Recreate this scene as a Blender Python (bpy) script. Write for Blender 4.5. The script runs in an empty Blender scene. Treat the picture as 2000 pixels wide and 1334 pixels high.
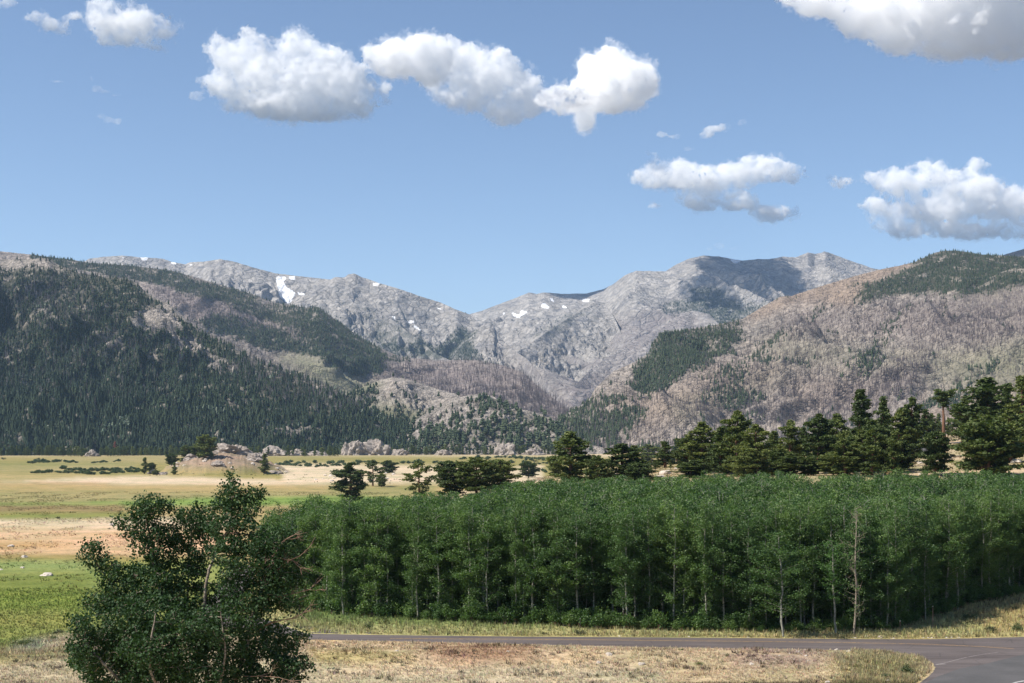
import bpy, math, random
import numpy as np
from mathutils import Vector, noise as mnoise

# ------------------------------------------------------------------ camera, sky, sun, exposure
sc = bpy.context.scene
COL = sc.collection
F = 2778.0            # focal length in photo pixels (50 mm on 36 mm, 2000 px wide)
HAZE = 3.0e-5
CX, HY, CZ = 1000.0, 850.0, 20.0   # picture centre, eye-level row, camera height
cam = bpy.data.cameras.new('camera'); co = bpy.data.objects.new('camera', cam); COL.objects.link(co)
cam.lens = 50; cam.sensor_width = 36; cam.shift_y = (HY - 667) / 2000
cam.clip_start = 0.5; cam.clip_end = 60000
co.location = (0, 0, CZ); co.rotation_euler = (math.radians(90), 0, 0)
sc.camera = co
SUN_EL = math.radians(50)
SUN_AZ = math.radians(252)       # compass bearing, y = north: west-south-west = left, a little behind the viewer
sdir = Vector((math.sin(SUN_AZ) * math.cos(SUN_EL), math.cos(SUN_AZ) * math.cos(SUN_EL), math.sin(SUN_EL)))
w = bpy.data.worlds.new('World'); sc.world = w; w.use_nodes = True
nt = w.node_tree
sky = nt.nodes.new('ShaderNodeTexSky'); sky.sky_type = 'NISHITA'; sky.sun_disc = False
sky.sun_elevation = SUN_EL; sky.sun_rotation = SUN_AZ; sky.altitude = 2500
sky.air_density = 1.0; sky.dust_density = 1.2; sky.ozone_density = 1.3
nt.links.new(sky.outputs[0], nt.nodes['Background'].inputs[0])
nt.nodes['Background'].inputs[1].default_value = 0.098
sl = bpy.data.lights.new('sun', 'SUN'); sl.energy = 5.0; sl.angle = math.radians(0.53); sl.color = (1.0, 0.94, 0.84)
so = bpy.data.objects.new('sun', sl); COL.objects.link(so)
so.rotation_euler = (-sdir).to_track_quat('-Z', 'Y').to_euler()
sc.view_settings.view_transform = 'Standard'; sc.view_settings.look = 'None'
sc.view_settings.exposure = 0.58; sc.view_settings.gamma = 1.0
sc.render.engine = 'CYCLES'
cy = sc.cycles
cy.max_bounces = 40; cy.diffuse_bounces = 3; cy.glossy_bounces = 2; cy.transmission_bounces = 3
cy.volume_bounces = 36; cy.transparent_max_bounces = 8
cy.volume_step_rate = 1.0; cy.volume_max_steps = 256
cy.caustics_reflective = False; cy.caustics_refractive = False
cy.use_denoising = True

# ------------------------------------------------------------------ numeric helpers
rng = np.random.default_rng(7)
random.seed(7)

def P(px, py, Y):
    """A photo pixel at depth Y as a point in the world."""
    return ((px - CX) * Y / F, Y, CZ + (HY - py) * Y / F)

def proj(V):
    Y = np.maximum(V[..., 1], 1e-3)
    return CX + F * V[..., 0] / Y, HY - F * (V[..., 2] - CZ) / Y

def _h(ix, iy, s):
    n = (ix.astype(np.int64) * 374761393 + iy.astype(np.int64) * 668265263 + s * 974634777) & 0xFFFFFFFF
    n = ((n ^ (n >> 13)) * 1274126177) & 0xFFFFFFFF
    n = n ^ (n >> 16)
    return n

def pn(x, y, s=0):
    """2D gradient noise, about -1..1"""
    x = np.asarray(x, float); y = np.asarray(y, float)
    x, y = np.broadcast_arrays(x, y)
    ix = np.floor(x); iy = np.floor(y); fx = x - ix; fy = y - iy
    ux = fx * fx * fx * (fx * (fx * 6 - 15) + 10); uy = fy * fy * fy * (fy * (fy * 6 - 15) + 10)
    def g(ax, ay, dx, dy):
        a = (_h(ax, ay, s) & 1023) * (2 * math.pi / 1024)
        return np.cos(a) * dx + np.sin(a) * dy
    n00 = g(ix, iy, fx, fy); n10 = g(ix + 1, iy, fx - 1, fy)
    n01 = g(ix, iy + 1, fx, fy - 1); n11 = g(ix + 1, iy + 1, fx - 1, fy - 1)
    return 1.5 * ((n00 * (1 - ux) + n10 * ux) * (1 - uy) + (n01 * (1 - ux) + n11 * ux) * uy)

def fbm(x, y, o=4, s=0, g=0.5):
    r = 0; a = 1; t = 0
    for i in range(o):
        r = r + a * pn(x * 2 ** i, y * 2 ** i, s + i * 17); t += a; a *= g
    return r / t

def ridged(x, y, o=4, s=0, g=0.5):
    r = 0; a = 1; t = 0; w_ = 1
    for i in range(o):
        n = 1 - np.abs(pn(x * 2 ** i, y * 2 ** i, s + i * 31)) * 1.3
        n = np.clip(n, 0, 1) ** 2 * w_
        w_ = np.clip(n * 1.6, 0, 1)
        r = r + a * n; t += a; a *= g
    return r / t

def sstep(a, b, x):
    t = np.clip((x - a) / (b - a), 0, 1)
    return t * t * (3 - 2 * t)

# masks drawn as polygons over the photo's pixels; they give each spot of the ground its kind of cover (forest, rock, snow, grass)
RX0, RY0, RS = -800, 440, 2.0
RW, RH = 1800, 450
def blur(m, r):
    r = int(round(r))
    if r < 1: return m
    for ax in (0, 1):
        for _ in range(2):
            p = np.pad(m, [(r + 1, r) if a == ax else (0, 0) for a in (0, 1)], mode='edge')
            c = np.cumsum(p, axis=ax)
            n = m.shape[ax]
            hi = np.take(c, np.arange(2 * r + 1, 2 * r + 1 + n), axis=ax); lo = np.take(c, np.arange(0, n), axis=ax)
            m = (hi - lo) / (2 * r + 1)
    return m
def poly_mask(pts, soft=2):
    ys, xs = np.mgrid[0:RH, 0:RW]
    X = RX0 + (xs + .5) * RS; Y = RY0 + (ys + .5) * RS
    inside = np.zeros((RH, RW), bool)
    n = len(pts)
    for i in range(n):
        x1, y1 = pts[i]; x2, y2 = pts[(i + 1) % n]
        if y1 == y2: continue
        c = ((Y >= min(y1, y2)) & (Y < max(y1, y2)))
        xi = x1 + (Y - y1) * (x2 - x1) / (y2 - y1)
        inside ^= c & (X < xi)
    return blur(inside.astype(np.float32), soft)
def mask(items, soften=1):
    """items: (points, strength, softness) ; later ones override"""
    m = np.zeros((RH, RW), np.float32)
    for pts, val, soft in items:
        k = poly_mask(pts, soft * soften)
        m = m * (1 - k) + val * k
    return m
def samp(m, px, py):
    fx = np.clip((px - RX0) / RS - .5, 0, RW - 1.001); fy = np.clip((py - RY0) / RS - .5, 0, RH - 1.001)
    ix = fx.astype(int); iy = fy.astype(int); fx = fx - ix; fy = fy - iy
    return (m[iy, ix] * (1 - fx) * (1 - fy) + m[iy, ix + 1] * fx * (1 - fy) + m[iy + 1, ix] * (1 - fx) * fy + m[iy + 1, ix + 1] * fx * fy)

# ------------------------------------------------------------------ objects
def tag(o, label=None, cat=None, group=None, kind=None):
    if label: o['label'] = label
    if cat: o['category'] = cat
    if group: o['group'] = group
    if kind: o['kind'] = kind
    return o
def link(o, parent=None):
    COL.objects.link(o)
    if parent is not None: o.parent = parent
    return o
def newmesh(name, V, faces, mats=(), midx=None, smooth=False, attrs=None):
    """faces: array (n,3) or (n,4), or a list of such arrays. attrs: name -> per-vertex float or (n,3) colour"""
    if isinstance(faces, np.ndarray): faces = [faces]
    faces = [f for f in faces if len(f)]
    me = bpy.data.meshes.new(name)
    V = np.ascontiguousarray(V, np.float32)
    me.vertices.add(len(V)); me.vertices.foreach_set('co', V.ravel())
    loops = np.concatenate([f.ravel() for f in faces]).astype(np.int32)
    sizes = np.concatenate([np.full(len(f), f.shape[1], np.int32) for f in faces])
    starts = np.concatenate([[0], np.cumsum(sizes)[:-1]]).astype(np.int32)
    me.loops.add(len(loops)); me.loops.foreach_set('vertex_index', loops)
    me.polygons.add(len(sizes)); me.polygons.foreach_set('loop_start', starts)
    me.polygons.foreach_set('loop_total', sizes)
    if midx is not None: me.polygons.foreach_set('material_index', np.asarray(midx, np.int32))
    me.polygons.foreach_set('use_smooth', np.full(len(sizes), bool(smooth)))
    for m in mats: me.materials.append(m)
    for k, a in (attrs or {}).items():
        a = np.asarray(a, np.float32)
        if a.ndim == 1:
            at = me.attributes.new(k, 'FLOAT', 'POINT'); at.data.foreach_set('value', a)
        else:
            c = np.ones((len(a), 4), np.float32); c[:, :3] = a
            at = me.attributes.new(k, 'FLOAT_COLOR', 'POINT'); at.data.foreach_set('color', c.ravel())
    me.update(calc_edges=True)
    return me
def mobj(name, me, parent=None):
    return link(bpy.data.objects.new(name, me), parent)

class NT:
    """small node-tree writer"""
    def __init__(s, name, rough=0.9, spec=0.2):
        s.m = bpy.data.materials.new(name); s.m.use_nodes = True; s.t = s.m.node_tree; s.n = s.t.nodes
        s.b = s.n['Principled BSDF']; s.b.inputs['Roughness'].default_value = rough
        s.b.inputs['Specular IOR Level'].default_value = spec
    def link(s, a, b): s.t.links.new(a, b)
    def node(s, typ, **kw):
        n = s.n.new(typ)
        for k, v in kw.items(): setattr(n, k, v)
        return n
    def val(s, sock, v):
        if hasattr(v, 'is_output') or hasattr(v, 'links'): s.link(v, sock)
        elif isinstance(v, (tuple, list)) and len(v) == 3 and sock.type == 'RGBA': sock.default_value = (*v, 1)
        else: sock.default_value = v
    def coord(s): return s.node('ShaderNodeTexCoord').outputs['Object']
    def geo(s): return s.node('ShaderNodeNewGeometry')
    def attr(s, name): return s.node('ShaderNodeAttribute', attribute_name=name)
    def noise(s, vec, scale, detail=4, rough=0.55, dist=0.0, stretch=None):
        if stretch:
            mp = s.node('ShaderNodeMapping'); s.link(vec, mp.inputs[0]); mp.inputs['Scale'].default_value = stretch; vec = mp.outputs[0]
        n = s.node('ShaderNodeTexNoise'); s.link(vec, n.inputs['Vector'])
        n.inputs['Scale'].default_value = scale; n.inputs['Detail'].default_value = detail
        n.inputs['Roughness'].default_value = rough; n.inputs['Distortion'].default_value = dist
        return n.outputs['Fac']
    def voro(s, vec, scale, feature='F1', stretch=None):
        if stretch:
            mp = s.node('ShaderNodeMapping'); s.link(vec, mp.inputs[0]); mp.inputs['Scale'].default_value = stretch; vec = mp.outputs[0]
        n = s.node('ShaderNodeTexVoronoi', feature=feature); s.link(vec, n.inputs['Vector']); n.inputs['Scale'].default_value = scale
        return n.outputs['Distance']
    def ramp(s, fac, stops, interp='LINEAR'):
        r = s.node('ShaderNodeValToRGB'); s.link(fac, r.inputs[0]); r.color_ramp.interpolation = interp
        el = r.color_ramp.elements
        while len(el) < len(stops): el.new(0.5)
        for e, (p, c) in zip(el, stops):
            e.position = p; e.color = (c, c, c, 1) if isinstance(c, (int, float)) else (*c, 1)
        return r.outputs[0]
    def mix(s, fac, a, b, typ='MIX'):
        m = s.node('ShaderNodeMix', data_type='RGBA', blend_type=typ)
        s.val(m.inputs[0], fac); s.val(m.inputs[6], a); s.val(m.inputs[7], b)
        return m.outputs[2]
    def math(s, op, a, b=0.0, clamp=False):
        m = s.node('ShaderNodeMath', operation=op, use_clamp=clamp)
        s.val(m.inputs[0], a); s.val(m.inputs[1], b)
        return m.outputs[0]
    def bump(s, h, strength=0.5, dist=1.0, normal=None):
        b = s.node('ShaderNodeBump'); b.inputs['Strength'].default_value = strength; b.inputs['Distance'].default_value = dist
        s.link(h, b.inputs['Height'])
        if normal is not None: s.link(normal, b.inputs['Normal'])
        return b.outputs[0]
    def color(s, c): s.val(s.b.inputs['Base Color'], c); return s
    def normal(s, n): s.link(n, s.b.inputs['Normal']); return s
# ------------------------------------------------------------------ land cover over the mountains (photo pixels)
FOREST_A = mask([
    ([(-800, 440), (150, 440), (170, 535), (260, 545), (300, 590), (340, 600), (380, 640), (470, 690), (640, 760), (1130, 830), (1130, 900), (-800, 900)], 1, 3),
    ([(-800, 480), (0, 500), (85, 502), (160, 525), (150, 535), (60, 520), (0, 532), (-800, 540)], .12, 4),
    ([(0, 540), (70, 535), (170, 545), (150, 640), (0, 620)], .62, 14),
    ([(272, 600), (300, 594), (330, 600), (352, 620), (358, 640), (340, 662), (305, 652), (262, 640), (255, 627)], .1, 2),
    ([(172, 645), (198, 640), (228, 655), (254, 680), (262, 690), (218, 690), (195, 675)], .3, 3),
    ([(328, 660), (370, 655), (405, 680), (455, 710), (475, 734), (415, 718), (370, 690), (342, 680)], .12, 3),
    ([(282, 690), (310, 690), (314, 706), (290, 704)], .1, 1),
    ([(328, 765), (350, 775), (350, 785), (325, 775)], .3, 2),
    ([(430, 755), (510, 765), (510, 785), (440, 778)], .4, 4),
    ([(398, 834), (440, 842), (440, 850), (400, 842)], .3, 1),
    ([(486, 815), (546, 830), (550, 845), (510, 842)], .3, 3),
    ([(78, 602), (98, 602), (98, 612), (80, 612)], .35, 2),
    ([(500, 700), (640, 760), (700, 790), (690, 800), (600, 770), (510, 730)], .55, 6),
    ([(260, 700), (420, 740), (560, 800), (560, 830), (400, 790), (250, 740)], .66, 10),
    ([(-800, 640), (60, 640), (200, 700), (60, 760), (-800, 760)], .8, 20),
    ([(560, 820), (640, 840), (640, 870), (520, 850)], .55, 4), ([(160, 560), (260, 560), (280, 600), (200, 610)], .8, 8),
])
FOREST_B = mask([
    ([(60, 440), (250, 512), (330, 522), (350, 535), (420, 555), (480, 568), (520, 592), (600, 601), (625, 600), (690, 640), (760, 695), (830, 703), (940, 702), (990, 714), (930, 716), (810, 722), (790, 745), (740, 760), (700, 715), (620, 670), (540, 645), (440, 600), (330, 565), (260, 545), (150, 530), (60, 520)], 1, 2),
    ([(330, 522), (300, 535), (262, 528), (290, 522)], .4, 2),
    ([(270, 557), (350, 568), (458, 602), (528, 628), (600, 650), (570, 655), (458, 632), (370, 618), (330, 590)], .06, 3),
    ([(455, 575), (505, 592), (570, 605), (600, 615), (540, 612), (470, 590)], .25, 3),
    ([(375, 620), (440, 618), (520, 640), (600, 668), (680, 705), (760, 722), (790, 740), (770, 748), (700, 735), (640, 730), (560, 690), (500, 680), (430, 650)], 1, 3),
    ([(640, 645), (700, 672), (720, 690), (680, 685), (640, 665)], .45, 4),
    ([(390, 640), (480, 690), (560, 720), (700, 770), (640, 770), (480, 720), (400, 660)], .35, 5),
    ([(540, 690), (600, 690), (700, 735), (745, 752), (700, 768), (640, 755), (570, 725)], .05, 4),
    ([(690, 760), (760, 700), (900, 690), (1200, 790), (1200, 900), (690, 900)], .06, 6),
    ([(660, 770), (740, 760), (840, 800), (800, 850), (700, 830)], .35, 6),
])
GREEN_B = mask([([(530, 690), (600, 690), (700, 730), (750, 752), (700, 775), (640, 765), (560, 725)], 1, 5),
                ([(700, 790), (790, 790), (840, 810), (800, 840), (720, 835)], .9, 6),
                ([(380, 650), (520, 700), (600, 740), (500, 730), (390, 670)], .5, 8)])
BURN_B = mask([([(270, 557), (350, 562), (458, 596), (528, 622), (620, 650), (580, 662), (458, 640), (370, 625), (330, 592)], 1, 4),
               ([(700, 740), (790, 700), (950, 700), (1100, 740), (1200, 800), (1150, 870), (900, 790), (800, 760)], .85, 10),
               ([(380, 640), (520, 670), (620, 740), (560, 740), (420, 690)], .5, 8)])
FOREST_C = mask([([(740, 618), (790, 640), (850, 680), (880, 660), (905, 632), (925, 650), (905, 680), (930, 704), (820, 700), (760, 690), (720, 660)], .9, 3),
                 ([(655, 580), (700, 590), (760, 625), (820, 668), (800, 690), (740, 650), (690, 610)], .4, 5),
                 ([(240, 512), (300, 524), (330, 545), (250, 530)], .5, 4),
                 ([(600, 600), (680, 620), (740, 660), (720, 680), (620, 630)], .45, 6)])
SNOW = mask([([(538, 540), (556, 539), (560, 544), (553, 551), (560, 562), (568, 565), (577, 572), (580, 568), (573, 580), (566, 594), (558, 592), (547, 580), (543, 562)], 1, 1),
             ([(563, 540), (577, 540), (575, 547), (566, 545)], 1, 0), ([(580, 570), (594, 573), (593, 577), (583, 576)], 1, 0),
             ([(274, 502), (288, 503), (286, 509), (277, 508)], 1, 0), ([(238, 501), (244, 502), (243, 504), (238, 504)], 1, 0),
             ([(727, 551), (744, 552), (738, 558), (729, 557)], 1, 0), ([(790, 628), (818, 625), (800, 633)], 1, 0),
             ([(771, 631), (792, 643), (788, 645), (772, 636)], 1, 0), ([(807, 635), (822, 642), (820, 645), (808, 639)], 1, 0),
             ([(852, 599), (862, 603), (854, 605)], 1, 0), ([(766, 618), (774, 617), (772, 624)], 1, 0),
             ([(999, 608), (1013, 615), (1018, 606), (1032, 609), (1014, 620), (1003, 618)], 1, 0), ([(982, 611), (988, 609), (984, 617)], 1, 0),
             ([(1058, 594), (1064, 592), (1074, 600), (1068, 603), (1056, 599)], 1, 0), ([(1097, 595), (1104, 596), (1109, 603), (1098, 602)], 1, 0),
             ([(1138, 585), (1152, 583), (1150, 589), (1139, 590)], 1, 0), ([(1074, 581), (1080, 583), (1084, 591), (1076, 587)], 1, 0),
             ([(1425, 505), (1438, 507), (1448, 510), (1434, 515)], 1, 0),
             ([(1308, 534), (1318, 538), (1320, 542), (1311, 541)], .55, 1),
             ([(1183, 583), (1200, 580), (1216, 588), (1190, 592)], .5, 2), ([(335, 513), (345, 513), (343, 516), (336, 516)], 1, 0), ([(370, 515), (377, 516), (376, 519), (371, 518)], 1, 0)])
FOREST_D = mask([([(1345, 560), (1400, 560), (1460, 600), (1560, 575), (1500, 600), (1470, 620), (1420, 640), (1340, 640), (1290, 625), (1300, 600), (1350, 590)], .85, 4),
                 ([(1300, 592), (1360, 586), (1400, 600), (1380, 640), (1300, 622)], .75, 5),
                 ([(1290, 608), (1350, 612), (1380, 640), (1330, 650), (1280, 640)], .15, 3),
                 ([(1030, 650), (1080, 635), (1100, 640), (1050, 665)], .5, 3),
                 ([(1075, 625), (1130, 605), (1170, 615), (1100, 645)], .4, 4)])
BURN_D = mask([([(1170, 640), (1300, 600), (1360, 610), (1380, 645), (1290, 660), (1240, 710), (1160, 790), (1100, 850), (1040, 760), (1090, 720)], .95, 8),
               ([(1100, 720), (1180, 650), (1260, 640), (1200, 740)], .5, 10),
               ([(980, 690), (1060, 700), (1100, 780), (1040, 780)], .6, 8)])
FOREST_E = mask([
    ([(1690, 555), (1740, 540), (1786, 512), (1807, 499), (1828, 488), (1900, 480), (2700, 440), (2700, 520), (2000, 556), (1900, 563), (1845, 575), (1760, 570), (1705, 582), (1665, 596)], 1, 2),
    ([(1300, 640), (1353, 642), (1416, 634), (1465, 632), (1470, 648), (1440, 665), (1405, 690), (1365, 720), (1320, 740), (1300, 755), (1260, 772), (1240, 760), (1240, 715), (1270, 690), (1275, 668)], .95, 4),
    ([(1310, 675), (1335, 672), (1335, 686), (1315, 686)], .1, 2), ([(1375, 660), (1410, 655), (1410, 672), (1385, 676)], .3, 3),
    ([(1545, 600), (1600, 594), (1650, 598), (1600, 606)], .7, 3), ([(1565, 645), (1600, 640), (1590, 655)], .4, 3),
    ([(1695, 655), (1745, 650), (1745, 672), (1700, 675)], .5, 3), ([(1800, 665), (1850, 662), (1845, 674), (1805, 674)], .5, 3),
    ([(1470, 655), (1540, 650), (1500, 690), (1440, 700)], .35, 6), ([(1500, 745), (1560, 735), (1540, 755)], .35, 4),
    ([(1080, 800), (1250, 780), (1260, 830), (1200, 860), (1060, 870)], .75, 8), ([(1150, 760), (1200, 750), (1200, 790)], .15, 8)], 1.9)
BURN_E = mask([
    ([(1480, 640), (1560, 600), (1700, 590), (1850, 580), (2000, 560), (2700, 540), (2700, 640), (2000, 640), (1930, 660), (1800, 680), (1640, 650), (1500, 665)], .8, 10),
    ([(1850, 590), (2100, 560), (2100, 620), (1930, 665), (1860, 660)], 1, 12),
    ([(1400, 700), (1500, 690), (1640, 700), (1700, 780), (1560, 830), (1400, 820), (1300, 790)], .5, 20),
    ([(1720, 720), (1780, 710), (1830, 690), (1800, 760), (1740, 790), (1680, 800), (1650, 760)], .95, 10),
    ([(1600, 760), (1700, 770), (1650, 810), (1560, 810)], .7, 10),
    ([(1120, 830), (1300, 800), (1300, 870), (1120, 880)], .6, 15)])
GREEN_E = mask([([(1480, 650), (1700, 690), (1850, 690), (2000, 650), (2700, 650), (2700, 760), (1900, 760), (1700, 720), (1500, 700)], .75, 14),
                ([(1850, 560), (2100, 540), (2100, 600), (1900, 620)], .5, 14),
                ([(1300, 790), (1500, 720), (1560, 740), (1330, 830)], .45, 8)])
PINK_E = mask([([(1440, 625), (1530, 570), (1700, 520), (1800, 490), (1780, 520), (1700, 560), (1660, 600), (1560, 590), (1480, 625)], 1, 4),
               ([(1180, 770), (1290, 750), (1420, 700), (1560, 700), (1500, 760), (1400, 800), (1260, 840), (1180, 820)], .7, 12),
               ([(1560, 740), (1700, 730), (1640, 800), (1500, 810)], .6, 12),
               ([(1750, 830), (1850, 770), (2000, 740), (2700, 700), (2700, 900), (1750, 900)], .7, 8)])
FOREST_F = mask([([(640, 800), (1160, 800), (1160, 900), (560, 900)], .5, 8),
                 ([(600, 740), (760, 745), (800, 800), (700, 800)], .5, 8),
                 ([(860, 800), (880, 770), (1000, 790), (1120, 850), (1100, 880), (900, 860)], .34, 8), ([(900, 835), (1100, 850), (1100, 888), (780, 888)], .6, 6),
                 ([(735, 735), (800, 735), (850, 760), (800, 800), (730, 775)], .15, 6),
                 ([(665, 848), (776, 850), (790, 886), (660, 886)], .12, 2), ([(480, 865), (560, 870), (640, 888), (480, 890)], .15, 3),
                 ([(955, 862), (1000, 860), (1000, 885), (955, 885)], .2, 3), ([(1020, 870), (1060, 872), (1060, 888), (1020, 888)], .3, 3),
                 ([(800, 825), (850, 800), (900, 800), (880, 840), (820, 845)], .15, 6)])
ZERO = np.zeros((RH, RW), np.float32)

# ------------------------------------------------------------------ mountain materials
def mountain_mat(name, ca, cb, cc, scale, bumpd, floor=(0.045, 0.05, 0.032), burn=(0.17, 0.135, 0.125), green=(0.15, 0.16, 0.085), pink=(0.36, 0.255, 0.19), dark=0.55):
    k = NT(name, 0.95, 0.1); co_ = k.coord()
    n1 = k.noise(co_, scale, 8, 0.6, 0.3); n2 = k.noise(co_, scale * 7, 7, 0.7, 0.0); n3 = k.noise(co_, scale * 2.6, 9, 0.68, 0.2, (1, 1, 1.6))
    crack = k.voro(co_, scale * 7, 'DISTANCE_TO_EDGE')
    c = k.mix(k.ramp(n1, [(0.35, 0), (0.65, 1)]), ca, cb)
    c = k.mix(k.ramp(n3, [(0.5, 0), (0.62, 1)]), c, cc)
    at = k.attr('cov'); sp = k.node('ShaderNodeSeparateColor'); k.link(at.outputs['Color'], sp.inputs[0])
    at2 = k.attr('cov2'); sp2 = k.node('ShaderNodeSeparateColor'); k.link(at2.outputs['Color'], sp2.inputs[0])
    c = k.mix(sp2.outputs[1], c, k.mix(k.ramp(n2, [(0.4, 0), (0.6, 1)]), pink, tuple(v * 0.72 for v in pink)))
    # lichen, ledges and scree: blotches that belong to the rock
    blot = k.ramp(n2, [(0.42, dark), (0.5, 0.92), (0.6, 1.12)])
    c = k.mix(1.0, c, blot, 'MULTIPLY')
    c = k.mix(k.math('MULTIPLY', k.ramp(crack, [(0.0, 1), (0.09, 0)]), 0.45), c, tuple(v * 0.35 for v in cc))
    gr = k.math('MULTIPLY', sp2.outputs[0], k.ramp(n2, [(0.35, 0.55), (0.6, 1)]))
    c = k.mix(gr, c, green)
    bu = k.math('MULTIPLY', sp.outputs[1], k.ramp(n2, [(0.36, 1), (0.62, 0.5)]))
    c = k.mix(bu, c, burn)
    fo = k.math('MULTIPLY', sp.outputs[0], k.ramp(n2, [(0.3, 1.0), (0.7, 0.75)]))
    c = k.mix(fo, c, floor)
    sn = k.ramp(k.math('ADD', sp.outputs[2], k.math('MULTIPLY', k.math('SUBTRACT', n2, 0.5), 0.5)), [(0.42, 0), (0.52, 1)])
    c = k.mix(sn, c, (0.82, 0.83, 0.86))
    k.color(c)
    h = k.math('ADD', k.math('MULTIPLY', n3, 1.0), k.math('MULTIPLY', n2, 0.35))
    h = k.math('ADD', h, k.math('MULTIPLY', k.ramp(crack, [(0, 0), (0.15, 1)]), 0.12))
    k.normal(k.bump(h, 1.0, bumpd))
    return k.m
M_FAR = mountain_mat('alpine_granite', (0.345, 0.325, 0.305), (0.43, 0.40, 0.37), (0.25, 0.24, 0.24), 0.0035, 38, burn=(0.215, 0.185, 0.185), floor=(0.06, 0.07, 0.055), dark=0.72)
M_MID = mountain_mat('wooded_slope', (0.30, 0.26, 0.235), (0.38, 0.325, 0.285), (0.22, 0.195, 0.18), 0.008, 14, burn=(0.19, 0.155, 0.15), green=(0.19, 0.19, 0.12))
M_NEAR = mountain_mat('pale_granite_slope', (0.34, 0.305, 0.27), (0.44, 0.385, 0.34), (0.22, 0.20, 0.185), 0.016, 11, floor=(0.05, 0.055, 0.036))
M_RIGHT = mountain_mat('burned_granite_slope', (0.315, 0.28, 0.25), (0.42, 0.36, 0.31), (0.22, 0.20, 0.185), 0.012, 13, burn=(0.20, 0.165, 0.155), green=(0.20, 0.195, 0.115), pink=(0.42, 0.325, 0.255), dark=0.5)

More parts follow.
